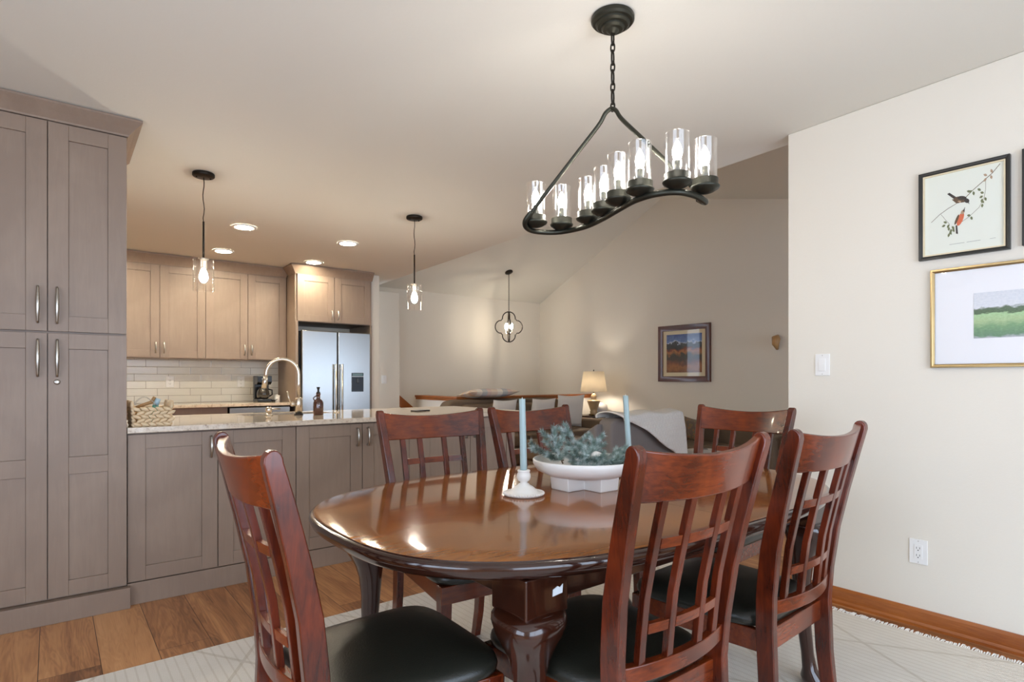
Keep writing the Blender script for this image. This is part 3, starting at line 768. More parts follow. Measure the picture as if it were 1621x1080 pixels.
for (x, y) in cups:
    c = (x-CX, y-CY, zb-CZ)
    cp = put('candle_cup', MB().lathe([(.010, -.004), (.030, .002), (.046, .012), (.049, .018), (.046, .022), (.0435, .023), (.0435, .044), (.041, .044)], 32, c), M['iron'], ch, smooth=True)
    gs = put('glass_shade', MB().lathe([(.0395, .030), (.0395, .175), (.0402, .177), (.0385, .1785), (.0372, .177), (.0372, .030)], 36, c, cap=False), M['glass'], cp, smooth=True)
    put('candle_sleeve', MB().lathe([(.0105, .024), (.0105, .088), (.008, .09)], 14, c), M['iron'], cp, smooth=True)
    put('bulb', MB().lathe([(.007, .09), (.0135, .100), (.0165, .115), (.0145, .130), (.008, .146), (.002, .157)], 16, c), M['bulb'], cp, smooth=True, label='glowing flame-shaped bulb')

# ------------------------------------------------------------------ lantern over the stairs
LX, LY = 5.60, 7.17
ln = thing('lantern_pendant', 'quatrefoil wire lantern hanging over the stairwell behind the half wall', 'pendant light', (LX, LY, vault(LY)))
LZ = vault(LY)
cp = put('canopy', MB().lathe([(.062, .0), (.062, -.012), (.02, -.022)], 28), M['bronze'], ln, smooth=True)
cp.rotation_euler.x = -.44
chain = MB(); z = LZ-.02; k = 0
while z > 2.235:
    link((0, 0, z-.017-LZ), .017, .008, (k % 2)*PI/2, .0028); z -= .033; k += 1
put('chain', chain, M['bronze'], ln, smooth=True)
def quatre():
    pts = []
    # right half profile (r,z) from top to bottom, lantern height .47 centred at 0
    def arc(cx, cz, r, a0, a1, n=10): return [(cx+r*math.cos(math.radians(a0+(a1-a0)*i/n)), cz+r*math.sin(math.radians(a0+(a1-a0)*i/n))) for i in range(n+1)]
    pts += arc(0, .135, .10, 90, 0); pts += [(.100, .118), (.115, .118), (.115, .10), (.13, .098)]
    pts += arc(.105, 0, .107, 62, -62, 14); pts += [(.13, -.098), (.115, -.10), (.115, -.118), (.100, -.118)]
    pts += arc(0, -.135, .10, 0, -90)
    return pts
q = quatre(); zc0 = 1.98-LZ
for k in range(2):
    a = yaw-PI/2+.12+k*PI/2
    loop = [(x*math.cos(a), x*math.sin(a), z+zc0) for x, z in q]+[(-x*math.cos(a), -x*math.sin(a), z+zc0) for x, z in q[::-1]]
    put('quatrefoil_frame', MB().tube(loop, .0085, 8, closed=True), M['bronze'], ln, smooth=True)
put('hub', MB().lathe([(.018, .235), (.018, .22)], 16, (0, 0, zc0)).tube([(0, 0, .23+zc0), (0, 0, -.10+zc0)], .004, 8).lathe([(.02, -.10), (.02, -.115)], 16, (0, 0, zc0)), M['bronze'], ln, smooth=True)
for i in range(4):
    a = i*PI/2+.4; x, y = .055*math.cos(a), .055*math.sin(a)
    ca = put('candle_arm', MB().tube([(0, 0, -.105+zc0), (x*.6, y*.6, -.115+zc0), (x, y, -.09+zc0), (x, y, -.035+zc0)], .005, 8), M['nickel_warm'], ln, smooth=True)
    put('bulb', MB().lathe([(.008, -.035), (.017, -.01), (.017, .015), (.004, .055)], 14, (x, y, zc0)), M['bulbl'], ca, smooth=True, label='glowing bulb')

# ------------------------------------------------------------------ rug
rg = thing('area_rug', 'cream woven diamond-pattern rug under the dining table', 'rug', (1.545, 1.55, 0))
rx0, rx1, ry0, ry1 = .02-1.545, 3.075-1.545, .33-1.55-.2, 2.775-1.55
put('pile', MB().box(rx0, rx1, ry0, ry1, 0, .008), M['rug'], rg, bevel=.003)
fm = MB(); random.seed(3)
y = ry0+.004
while y < ry1-.004:
    for xe, s in ((rx1, 1), (rx0, -1)):
        L_ = random.uniform(.026, .048); dy = random.uniform(-.014, .014)
        fm.tube([(xe-.004*s, y, .005), (xe+s*L_*.5, y+dy*.3, .006+random.uniform(0, .004)), (xe+s*L_, y+dy, .003)], [.0032, .0036, .0022], 4)
    y += random.uniform(.0065, .0095)
f = put('fringe', fm, M['fringe'], rg); f['kind'] = 'stuff'

# ------------------------------------------------------------------ dining table
TX, TY, TA, TBB = 1.555, 1.487, .98, .628
tbl = thing('dining_table', 'glossy dark mahogany oval dining table on cabriole legs', 'table', (TX, TY, .008))
def sup(a, b, n=2.85, N=128):
    out = []
    for i in range(N):
        t = 2*PI*i/N; c, s = math.cos(t), math.sin(t)
        out.append((a*abs(c)**(2/n)*(1 if c >= 0 else -1), b*abs(s)**(2/n)*(1 if s >= 0 else -1)))
    return out
prof = [(-.10, -.047), (-.028, -.047), (-.016, -.043), (-.008, -.036), (-.003, -.026), (0, -.018), (-.001, -.011), (-.005, -.006), (-.010, -.0045), (-.0115, -.004), (-.013, -.001), (-.018, 0), (-.10, 0)]
rings = [[(x, y, .752+dz) for x, y in sup(TA+d, TBB+d)] for d, dz in prof]
tm = MB(); nr = len(rings[0])
vs_ = [p for q_ in rings for p in q_]; tm.mat(1)
for j in range(len(rings)-1):
    tm.mat(0 if j >= 10 else 1)
    b0 = j*nr
    tm.f += [(b0+i, b0+(i+1) % nr, b0+nr+(i+1) % nr, b0+nr+i) for i in range(nr)]; tm.mi += [tm.k]*nr
tm.v = vs_; tm.mat(1); tm.f.append(tuple(range(nr))[::-1]); tm.mi.append(1); tm.f.append(tuple((len(rings)-1)*nr+i for i in range(nr))); tm.mi.append(0)
tt = put('tabletop', tm, [M['tabletop'], M['tableleg']], tbl)
smooth_by_angle(tt, .7)
put('leaf_seam', MB().box(-.0009, .0009, -TBB+.02, TBB-.02, .7518, .7522), M['tableleg'], tbl)
LEGX, LEGY = .672, .435
put('apron', MB().box(-LEGX, LEGX, -LEGY-.012, -LEGY+.012, .62, .706).box(-LEGX, LEGX, LEGY-.012, LEGY+.012, .62, .706).box(-LEGX-.012, -LEGX+.012, -LEGY, LEGY, .62, .706).box(LEGX-.012, LEGX+.012, -LEGY, LEGY, .62, .706), M['tableleg'], tbl, bevel=.003)
def leg(sx, sy):
    # cabriole: square block, swelling knee, slim ankle, pad foot; bulges outward along the diagonal
    mb = MB(); n = 24
    lv = [(.002, .030, .055), (.012, .046, .062), (.03, .044, .052), (.06, .026, .036), (.12, .0225, .026), (.22, .025, .012), (.32, .030, .003), (.40, .034, 0), (.46, .039, .002), (.50, .046, .008), (.535, .058, .018), (.565, .070, .026), (.590, .0765, .026), (.606, .076, .018), (.616, .070, .006), (.62, .060, 0)]
    dx, dy = sx/math.sqrt(2), sy/math.sqrt(2); rings = []
    for z, r, o in lv:
        k = .75 if z > .6 else max(0, (z-.42)/.24)
        ring = []
        for i in range(n):
            a = 2*PI*i/n; c, s = math.cos(a), math.sin(a)
            p = 2+2.2*max(0, min(1, k)); q = (abs(c)**p+abs(s)**p)**(-1/p)
            ring.append((sx*LEGX+dx*o*.8+r*q*c, sy*LEGY+dy*o*.8+r*q*s, z))
        rings.append(ring)
    mb.loft(rings); return mb
for sx in (-1, 1):
    for sy in (-1, 1):
        lg = put('leg', leg(sx, sy), M['tableleg'], tbl, smooth=True)
        bl = put('block', MB().box(sx*LEGX-.064, sx*LEGX+.064, sy*LEGY-.064, sy*LEGY+.064, .612, .706), M['tableleg'], lg, bevel=.004)
        if sx < 0 and sy < 0:
            put('sticker', MB().prism([(-LEGX+.015, .655), (-LEGX+.045, .658), (-LEGX+.047, .678), (-LEGX+.038, .672), (-LEGX+.03, .676), (-LEGX+.016, .670)], 'y', -LEGY-.0652, -LEGY-.064), plain('paper_label', (206, 214, 220), .5), bl, label='torn scrap of white label')

# ------------------------------------------------------------------ dining chairs
def yz_path(z):
    K = [(0, -.268), (.12, -.240), (.28, -.222), (.45, -.215), (.55, -.220), (.68, -.236), (.80, -.262), (.92, -.292), (1.04, -.325)]
    for (a, ya), (b, yb) in zip(K, K[1:]):
        if z <= b: t = (z-a)/(b-a); return ya+(yb-ya)*t
    return K[-1][1]
def bow(x): return -.038*(1-(x/.215)**2)
def chair():
    r = thing('dining_chair', 'x', 'chair', (0, 0, .008), 0, 'cherry lattice-back chairs around the table')
    MAT = M['cherry']
    for s in (-1, 1):
        zs = [0, .06, .12, .2, .28, .37, .45, .5, .55, .62, .68, .74, .8, .86, .92, .97, .995]
        hd = [.019, .020, .021, .0225, .024, .025, .0255, .0255, .0255, .0255, .025, .0245, .0235, .0225, .021, .0195, .0185]
        front = [(yz_path(z)+d, z) for z, d in zip(zs, hd)]; back = [(yz_path(z)-d, z) for z, d in zip(zs, hd)]
        cy, cz = yz_path(.997), .997; tip = [(cy+.0185*math.cos(a), cz+.024*math.sin(a)) for a in [PI*i/8 for i in range(1, 8)]]
        outline = front+tip+back[::-1]
        mb = MB(); n = len(outline)
        def xx(z): return .195+.078*max(0, z-.45)
        vs = [(s*(xx(z)-.0145), y, z) for y, z in outline]+[(s*(xx(z)+.0145), y, z) for y, z in outline]
        nf = len(front); fs = []
        # side faces as quad strips between front and back outlines
        full = n
        m = len(zs)
        def idx(side, i): return side*n+i
        for side in (0, 1):
            for i in range(m-1): fs.append((idx(side, i), idx(side, i+1), idx(side, n-1-(i+1)), idx(side, n-1-i)))
            fs.append(tuple(idx(side, i) for i in range(m-1, m+len(tip)+1)))
        for i in range(n): fs.append((i, (i+1) % n, n+(i+1) % n, n+i))
        mb.add(vs, fs)
        put('back_post', mb, MAT, r, bevel=.004, seg=2)
    N = 16; W = .2025
    def curved(z0f, z1f, th, w=None, dy=0):
        mb = MB(); rings = []; w = w or (lambda z: .184+.078*max(0, z-.45))
        for i in range(N+1):
            u = -1+2*i/N
            z0, z1 = z0f(u), z1f(u); ring = []
            for (z, d) in ((z0, -th/2), (z0, th/2), (z1, th/2), (z1, -th/2)):
                x = u*w(z); ring.append((x, yz_path(z)+bow(x)*(abs(w(z)) > .16 and 1 or 1)+d+dy+.004, z))
            rings.append(ring)
        return mb.loft(rings)
    put('crest_rail', curved(lambda u: .898-.004*(1-u*u), lambda u: 1.012-.020*(1-u*u), .022), M['cherryx'], r, bevel=.005)
    put('lower_rail', curved(lambda u: .492, lambda u: .532, .024), M['cherryx'], r, bevel=.003)
    for x in (-.137, -.056, .056, .137):
        mb = MB(); rings = []
        for z in (.530, .60, .68, .76, .84, .900):
            xx_ = x*(1+.10*(z-.5)); y = yz_path(z)+bow(x)+.004
            rings.append([(xx_-.0105, y-.0085, z), (xx_+.0105, y-.0085, z), (xx_+.0105, y+.0085, z), (xx_-.0105, y+.0085, z)])
        put('slat', mb.loft(rings), MAT, r, bevel=.0015, seg=1)
    for zz in (.596, .790):
        mb = MB()
        for a, b in ((-.1255, -.0675), (-.0445, .0445), (.0675, .1255)):
            rings = []
            for i in range(5):
                x = a+(b-a)*i/4; y0 = yz_path(zz)+bow(x)+.004; y1 = yz_path(zz+.024)+bow(x)+.004; k = 1+.10*(zz-.5)
                rings.append([(x*k, y0-.0075, zz), (x*k, y0+.0075, zz), (x*k, y1+.0075, zz+.024), (x*k, y1-.0075, zz+.024)])
            mb.loft(rings)
        put('cross_bar', mb, M['cherryx'], r, bevel=.001, seg=1)
    # seat frame
    fw, bw, y0, y1 = .222, .190, -.215, .228
    mb = MB(); t = .02
    outer = [(-bw, y0), (bw, y0), (fw, y1), (-fw, y1)]; inner = [(-bw+t, y0+t), (bw-t, y0+t), (fw-t, y1-t), (-fw+t, y1-t)]
    vs = [(x, y, z) for z in (.375, .438) for (x, y) in outer+inner]; fs = []
    for i in range(4):
        j = (i+1) % 4
        fs += [(i, j, 8+j, 8+i), (4+j, 4+i, 12+i, 12+j), (8+i, 8+j, 12+j, 12+i), (j, i, 4+i, 4+j)]
    mb.add(vs, fs)
    put('seat_frame', mb, M['cherryx'], r, bevel=.003)
    for s in (-1, 1):
        mb = MB(); rings = []
        for z, h_ in ((0, .013), (.2, .017), (.375, .021), (.436, .0215)):
            cx, cy = s*.200, .206; rings.append([(cx-h_, cy-h_, z), (cx+h_, cy-h_, z), (cx+h_, cy+h_, z), (cx-h_, cy+h_, z)])
        put('front_leg', mb.loft(rings), MAT, r, bevel=.003)
    # cushion: domed pad with soft edge
    mb = MB(); N2 = 40; rings = []
    def pad(k, ny=None):
        out = []
        for i in range(N2):
            a = 2*PI*i/N2; c, s = math.cos(a), math.sin(a); n = 5
            ux = abs(c)**(2/n)*(1 if c >= 0 else -1); uy = abs(s)**(2/n)*(1 if s >= 0 else -1)
            yy = .021+(.229*k)*uy; ww = (.206+.030*((yy+.2)/.44))*k
            out.append((ww*ux, yy))
        return out
    for k, z in ((.955, .438), (.99, .443), (1.0, .455), (.985, .468), (.94, .478), (.86, .485), (.70, .490), (.45, .493), (.15, .494)):
        rings.append([(x, min(max(y, -.186 if abs(x) > .17 else -.205), 9), z) for x, y in pad(k)])
    put('seat_cushion', mb.loft(rings), M['leather'], r, smooth=True, label='black leather seat pad')
    return r
c0 = chair()
c0.location = (.64, 1.35, .0085); c0.rotation_euler.z = -PI/2-.03
c0['label'] = 'cherry lattice-back chair at the left end of the table, nearest the pantry'
dup(c0, (1.285, 1.918, .0085), PI-.09, 'cherry lattice-back chair on the far side, left of the blue candle')
dup(c0, (1.87, 1.908, .0085), PI, 'cherry lattice-back chair on the far side, directly behind the white bowl')
dup(c0, (1.143, 1.064, .0085), 0, 'largest cherry lattice-back chair in front, its back hiding the bowl end')
dup(c0, (1.757, 1.066, .0085), .05, 'cherry lattice-back chair in front on the right, against the white wall')
dup(c0, (2.37, 1.55, .0085), PI/2, 'cherry lattice-back chair at the right end of the table, back toward the living room')

# ------------------------------------------------------------------ table decor
ZT = .760
def candlestick(x, y, label, lean):
    r = thing('candle_holder', label, 'candle holder', (x, y, ZT), 0, 'white candle holders on the table')
    b = MB().lathe([(.060, 0), (.066, .002), (.070, .007), (.066, .010), (.050, .012), (.044, .020), (.032, .030), (.020, .036), (.019, .040), (.012, .043), (.012, .046), (.020, .052), (.024, .062), (.0235, .072), (.020, .079), (.021, .082), (.0225, .085), (.0205, .088), (.013, .088), (.013, .070)], 40)
    put('stand', b, M['ceramic'], r, smooth=True)
    bd = MB()
    for i in range(44):
        a = 2*PI*i/44; bd.lathe([(.0015, -.0045), (.0042, -.002), (.0048, 0), (.0042, .002), (.0015, .0045)], 8, (.068*math.cos(a), .068*math.sin(a), .0085))
    put('beaded_rim', bd, M['ceramic'], r, smooth=True)
    return r
k1 = candlestick(1.278, 1.553, 'white beaded candle holder left of the white bowl', 0)
dup(k1, (1.885, 1.60, ZT), 0, 'white beaded candle holder right of the white bowl, behind the front chair')
def taper(x, y, label, lx, ly):
    r = thing('taper_candle', label, 'candle', (x, y, ZT+.070), 0, 'blue taper candles')
    mb = MB(); n = 32; rings = []
    for i in range(8):
        t = i/7; z = .262*t; R0 = .0115-.0012*t
        rings.append([(lx*t+R0*(1+.06*math.cos(8*a))*math.cos(a), ly*t+R0*(1+.06*math.cos(8*a))*math.sin(a), z) for a in [2*PI*k/n for k in range(n)]])
    put('wax', mb.loft(rings), M['candle'], r, smooth=True)
    put('wick', MB().tube([(lx, ly, .262), (lx+.001, ly, .268)], .0012, 6), M['ceramic'], r)
    return r
taper(1.278, 1.553, 'pale blue fluted taper candle left of the white bowl', -.004, .004)
taper(1.885, 1.60, 'pale blue fluted taper candle in front of the grey armchair', -.012, .01)

BX, BY = 1.555, 1.535
bw_ = thing('pedestal_bowl', 'white ceramic bowl on a cross-shaped foot holding spruce sprigs', 'bowl', (BX, BY, ZT))
put('bowl_body', MB().lathe([(.02, .038), (.09, .038), (.14, .048), (.176, .066), (.190, .088), (.192, .102), (.189, .106), (.184, .105), (.172, .082), (.14, .062), (.09, .052), (.02, .050)], 72), M['ceramic'], bw_, smooth=True)
cr = [(-.045, -.125), (.045, -.125), (.045, -.045), (.125, -.045), (.125, .045), (.045, .045), (.045, .125), (-.045, .125), (-.045, .045), (-.125, .045), (-.125, -.045), (-.045, -.045)]
rings = [[(x*k, y*k, z) for x, y in cr] for k, z in ((.97, 0), (1, .003), (1.03, .04), (1.03, .048))]
put('cross_foot', MB().loft(rings), M['ceramic'], bw_, bevel=.004)
random.seed(11)
def sprig_mesh(Ls, seed):
    rnd = random.Random(seed); st = MB(); nd = MB()
    def branch(p0, d, Lb, r0):
        pts = []; p = Vector(p0); d = Vector(d).normalized(); n = 8
        for i in range(n+1):
            pts.append(p.copy()); p = p+d*(Lb/n); d = (d+Vector((rnd.uniform(-.12, .12), rnd.uniform(-.12, .12), rnd.uniform(-.06, .10)))).normalized()
        st.tube(pts, [r0*(1-.6*i/n) for i in range(n+1)], 5)
        m = int(Lb/.00034)
        for k in range(m):
            t = .08+.92*k/m; q = t*n; i = min(int(q), n-1); base = pts[i].lerp(pts[i+1], q-i); T = (pts[i+1]-pts[i]).normalized()
            a = rnd.uniform(0, 2*PI); u = T.orthogonal().normalized(); w = T.cross(u); rad = u*math.cos(a)+w*math.sin(a)
            ln_ = rnd.uniform(.016, .024); dr = (rad*rnd.uniform(.75, 1.0)+T*.62).normalized()
            sd = dr.cross(T).normalized()*.0014; e = base+dr*ln_; mid = base+dr*ln_*.5
            nn = dr.cross(sd).normalized()*.0012
            nd.add([base-sd, base+sd, base+nn, e], [(0, 1, 3), (1, 2, 3), (2, 0, 3)])
        nd.add([pts[-1], pts[-1]+T*.016+T.orthogonal()*.003, pts[-1]+T.orthogonal()*.002, pts[-1]+T*.01], [(0, 1, 2), (0, 2, 3)])
        return pts
    main = branch((0, 0, 0), (1, 0, .18), Ls, .0028)
    for j, i in enumerate((1, 2, 3, 5)):
        s = 1 if j % 2 else -1
        branch(main[i], (1, s*rnd.uniform(.7, 1.1), rnd.uniform(.0, .35)), Ls*rnd.uniform(.38, .52), .0018)
    return st, nd
SP = []
protos = []
spec = [(-.13, -.075, .112, .3, .17, 'spruce sprig lying low at the left rim of the bowl'), (-.09, .02, .122, 1.5, .15, 'spruce sprig standing up at the back left of the bowl'),
        (-.07, -.09, .118, -.25, .17, 'spruce sprig spilling over the front rim of the bowl'), (.0, .0, .128, -2.6, .16, 'spruce sprig in the middle of the bowl, tips to the left'),
        (.02, -.06, .120, -1.0, .13, 'spruce sprig drooping toward the viewer at the bowl front'), (.03, .06, .124, .9, .17, 'spruce sprig reaching up toward the right candle'),
        (.06, -.03, .126, .1, .14, 'spruce sprig at the right of the bowl near the front chair'), (-.02, .09, .120, 2.6, .15, 'spruce sprig along the far rim of the bowl'), (.02, .02, .132, .45, .15, 'topmost frosted spruce sprig in the bowl')]
for i, (dx, dy, dz, rot, Ls, lab_) in enumerate(spec):
    st, nd = sprig_mesh(Ls, 20+i)
    s_ = put('spruce_sprig', st, M['twig']); tag(s_, lab_, 'spruce sprig', 'spruce sprigs in the bowl')
    tilt = {1: -.75, 5: -.55, 8: -.35, 4: .10}.get(i, -.05)
    s_.location = (BX+dx, BY+dy, ZT+dz-.03); s_.rotation_euler = (0, tilt, rot)
    put('needles', nd, M['needle'], s_, fix=False)
mb = MB()
for (dx, dy, lab_) in ((-.05, -.03, 'white frosted ornament nestled in the spruce at the left of the bowl'), (.01, -.05, 'white frosted ornament nestled in the spruce at the middle of the bowl')):
    o = put('frosted_ornament', MB().lathe([(.004, -.018), (.02, -.01), (.026, 0), (.021, .011), (.005, .018)], 16), M['ceramic'], smooth=True, loc=(BX+dx, BY+dy, ZT+.118)); tag(o, lab_, 'ornament')

# ------------------------------------------------------------------ pictures
def pic(name, label, cat, xw, yc, z, w, h, fw, fd, fm, inner, art, facing=-1, group=None, lip=None):
    """framed picture on a wall plane x=xw facing -x; local y across, z up, origin at centre on the wall; front at -x"""
    r = thing(name, label, cat, (xw, yc, z), 0, group)
    mb = MB()
    pr = [(0, 0), (-fd, 0), (-fd, -fw*.45), (-fd*.75, -fw), (0, -fw)]
    rings = []
    for (sy, sz) in ((-1, -1), (1, -1), (1, 1), (-1, 1), (-1, -1)):
        rings.append([(p[0], sy*(w/2+p[1]), sz*(h/2+p[1])) for p in pr])
    mb.loft(rings, cap=False)
    put('frame', mb, fm, r, bevel=.001, seg=1)
    put('backing', MB().box(-fd*.35, -.001, -w/2+fw*.9, w/2-fw*.9, -h/2+fw*.9, h/2-fw*.9), inner, r, label='mat board')
    if lip:
        mb = MB(); a, b = w/2-fw, h/2-fw; t = lip[1]
        for q in ((-a, a, -b, -b+t), (-a, a, b-t, b), (-a, -a+t, -b+t, b-t), (a-t, a, -b+t, b-t)): mb.box(-fd*.7, -fd*.35, q[0], q[1], q[2], q[3])
        put('inner_lip', mb, lip[0], r, label='thin pale inner edge')
    art(r, fd)
    put('glazing', MB().box(-fd*.62, -fd*.58, -w/2+fw*.95, w/2-fw*.95, -h/2+fw*.95, h/2-fw*.95), M['pane'], r)
    return r
def bird_art(variant):
    mats = [M['twig'], plain('leaf_ink_green', (112, 118, 82), .7), plain('bird_ink_brown', (96, 74, 52), .7), plain('bird_ink_orange', (214, 110, 74), .7), plain('bird_ink_dark', (58, 50, 44), .7), plain('caption_ink', (150, 150, 146), .7), plain('leaf_ink_tan', (178, 150, 122), .7)]
    def f(r, fd):
        mb = MB(); X = -fd*.35
        W_, H_ = .29, .365      # sheet; u to the right in the photo = -y
        lay = [0]
        def poly(pts, k):
            lay[0] += 1; d = .0003+.00002*lay[0]
            mb.mat(k); P = [((.5-u)*W_, (v-.5)*H_) for u, v in pts]
            n = len(P); mb.add([(X-d, y, z) for y, z in P], [tuple(range(n))])
        def line(pts, w_, k):
            for (a, b) in zip(pts, pts[1:]):
                d = Vector((b[0]-a[0], b[1]-a[1])); n_ = Vector((-d.y, d.x)).normalized()*w_
                poly([(a[0]-n_.x, a[1]-n_.y), (b[0]-n_.x, b[1]-n_.y), (b[0]+n_.x, b[1]+n_.y), (a[0]+n_.x, a[1]+n_.y)], k)
        def leafp(u, v, a, l=.055, wd=.016, k=1):
            c, s = math.cos(a), math.sin(a)
            pts = [(0, 0), (.3, .8), (.6, .9), (1, 0), (.6, -.9), (.3, -.8)]
            poly([(u+l*p*c-wd*q*s, v+l*p*s+wd*q*c) for p, q in pts], k)
        def ell(u, v, a, l, wd, k, n=14):
            c, s = math.cos(a), math.sin(a); poly([(u+l*math.cos(t)*c-wd*math.sin(t)*s, v+l*math.cos(t)*s+wd*math.sin(t)*c) for t in [2*PI*i/n for i in range(n)]], k)
        if variant == 0:
            line([(.09, .42), (.2, .50), (.32, .56), (.42, .60)], .003, 0)
            line([(.52, .64), (.62, .72), (.74, .80), (.86, .88), (.95, .97)], .004, 0)
            line([(.22, .50), (.28, .42), (.33, .36)], .002, 0); line([(.78, .82), (.78, .70), (.76, .60), (.70, .50), (.58, .41), (.48, .36)], .002, 0)
            for u, v, a in ((.60, .71, 2.8), (.62, .72, 3.4), (.63, .71, -1.4), (.68, .73, -.6), (.80, .86, 2.6), (.79, .84, -2.2), (.84, .86, -1.3), (.86, .88, 1.9)): leafp(u, v, a, k=1 if u < .7 else 6)
            for u, v, a in ((.76, .66, 2.7), (.75, .63, -2.8), (.74, .60, -1.8), (.77, .61, -1.2), (.73, .58, -.9), (.74, .54, -1.6), (.60, .42, 2.9), (.60, .41, -1.2)): leafp(u, v, a, .05)
            for u, v, a in ((.30, .38, 2.7), (.33, .36, -2.2), (.32, .33, -1.5), (.36, .33, -.9), (.35, .30, -1.6), (.28, .36, 3.5), (.37, .30, -1.1), (.33, .25, -1.9), (.33, .27, -1.0)): leafp(u, v, a, .055)
            # dark perched bird, beak to the right
            poly([(.30, .74), (.33, .75), (.43, .67), (.40, .65)], 4); ell(.47, .64, -.25, .085, .038, 2); ell(.49, .655, -.25, .06, .024, 4); ell(.55, .61, -.6, .035, .026, 4)
            ell(.45, .615, -.1, .03, .014, 6); poly([(.57, .60), (.585, .56), (.56, .585)], 4); poly([(.36, .66), (.42, .60), (.46, .60), (.40, .66)], 2)
            # orange breasted bird looking up
            ell(.47, .40, 1.15, .085, .036, 3); ell(.425, .40, 1.15, .065, .016, 2); ell(.50, .48, .9, .03, .022, 6); poly([(.50, .49), (.53, .54), (.52, .48)], 4); poly([(.43, .33), (.44, .22), (.415, .23), (.41, .33)], 4)
            line([(.33, .105), (.52, .105)], .0022, 5); line([(.55, .105), (.72, .105)], .0022, 5); line([(.83, .105), (.9, .105)], .0018, 5)
        else:
            line([(.1, .3), (.4, .5), (.8, .8)], .004, 0); ell(.45, .58, .4, .09, .04, 2); ell(.54, .64, .4, .03, .025, 3)
            for u, v, a in ((.3, .43, 2), (.6, .65, -1), (.7, .72, 2), (.25, .4, -1)): leafp(u, v, a)
        mb.mat(0)
        put('bird_print', mb, mats, r, fix=False, label='print of small birds on leafy twigs')
    return f
pic('bird_picture', 'black framed print of two birds on a leafy branch, upper on the right wall', 'picture', XR, .7965, 1.915, .332, .404, .016, .022, M['blackframe'], M['paper'], bird_art(0), lip=(M['cream'], .006))
pic('bird_picture', 'black framed print cut off by the right edge of the photo', 'picture', XR, .592-.166, 1.921, .332, .404, .016, .022, M['blackframe'], M['paper'], bird_art(1), lip=(M['cream'], .006))
def field_art(r, fd):
    put('field_painting', MB().box(-fd*.42, -fd*.34, -.14, .14, -.098, .102), M['field'], r, label='watercolour of a green field and trees')
pic('landscape_picture', 'gold framed watercolour of a green field with wide white mat', 'picture', XR, .617, 1.438, .60, .45, .016, .02, M['gold'], M['mat'], field_art)
def mtn_art(r, fd):
    put('mountain_painting', MB().box(-fd*.42, -fd*.34, -.285, .285, -.265, .265), M['mountain'], r, label='painting of autumn hills under a blue sky')
pic('mountain_picture', 'brown framed mountain landscape on the living room wall', 'picture', XL, 4.838, 1.522, .838, .785, .075, .035, M['brownframe'], M['cream'], mtn_art)
tag(put('wall_ornament', MB().tube([(0, 0, 0), (-.05, 0, -.03), (-.06, 0, -.10), (-.02, 0, -.16)], [.02, .05, .04, .015], 12), M['oak'], smooth=True, loc=(XL-.03, 3.50, 1.68)), 'small tan wooden ornament on the living room wall, peeking past the white wall edge', 'wall ornament')

# ------------------------------------------------------------------ living room
def rbox(mb, x0, x1, y0, y1, z0, z1): return mb.box(x0, x1, y0, y1, z0, z1)
def pillow_mb(w, h, t, n=14):
    mb = MB()
    def P(u, v, s):
        x, z = (u-.5)*2, (v-.5)*2
        k = max(0, (1-abs(x)**2.6)*(1-abs(z)**2.6))**.5
        px = x*(1-.07*(1-abs(z))**1*abs(x)*0-.06*(1-z*z)*0) ; pinch = 1-.08*(1-abs(z)**2)*(abs(x)**3); pinch2 = 1-.08*(1-abs(x)**2)*(abs(z)**3)
        return (x*pinch*w/2, s*t/2*k, z*pinch2*h/2)
    mb.grid(lambda u, v: P(u, v, -1), n, n); mb.grid(lambda u, v: P(1-u, v, 1), n, n); return mb
def pillow(label, loc, rot, w, h, t, mat, cat='pillow', name='throw_pillow'):
    o = put(name, pillow_mb(w, h, t), mat, smooth=True, fix=False); o.location = loc; o.rotation_euler = rot
    tag(o, label, cat); return o
sf = thing('sofa', 'taupe sofa with its back along the oak-capped half wall', 'sofa', (5.05, 6.05, 0))
bk_ = MB(); rings = []
# back with a rounded right end
out = [(-1.15, .30), (-1.15, .80), (-1.10, .87), (-1.0, .895)]+[(.55, .895), (.72, .885), (.84, .84), (.90, .76), (.93, .62), (1.13, .60), (1.15, .55), (1.15, .30)]
bk_.prism(out, 'y', .20, .42)
put('backrest', bk_, M['sofa'], sf, bevel=.03, seg=4)
put('seat_base', MB().box(-1.15, 1.15, -.40, .20, .10, .32), M['sofa'], sf, bevel=.02, seg=3)
for a, b in ((-.98, -.32), (-.31, .33), (.34, .98)): put('seat_cushion', MB().box(a, b, -.42, .20, .32, .47), M['sofa'], sf, bevel=.03, seg=3)
for a, b in ((-.95, -.32), (-.31, .33)): put('back_cushion', MB().box(a, b, .04, .24, .47, .84), M['sofa'], sf, bevel=.05, seg=3)
for a, b in ((-1.15, -.98), (.98, 1.15)): put('armrest', MB().box(a, b, -.42, .30, .10, .60), M['sofa'], sf, bevel=.04, seg=3)
for x in (-1.05, 1.05):
    for y in (-.34, .34): put('leg', MB().box(x-.025, x+.025, y-.025, y+.025, 0, .10), M['dark_table'], sf)
pillow('plaid pastel pillow lying on top of the sofa back', (4.60, 6.33, .972), (PI/2-.15, 0, 0), .80, .36, .12, M['plaid'])
pillow('white pillow at the left of the sofa, below the plaid one', (4.55, 5.95, .70), (.25, .0, .1), .42, .42, .14, M['pillow'])
pillow('white textured pillow against the sofa back, middle of the three', (5.22, 5.95, .70), (.22, .0, 0), .42, .42, .14, M['pillow'])
pillow('large white patterned pillow at the right end of the sofa', (5.76, 5.97, .712), (.15, 0, -.12), .47, .47, .15, M['pillow'])
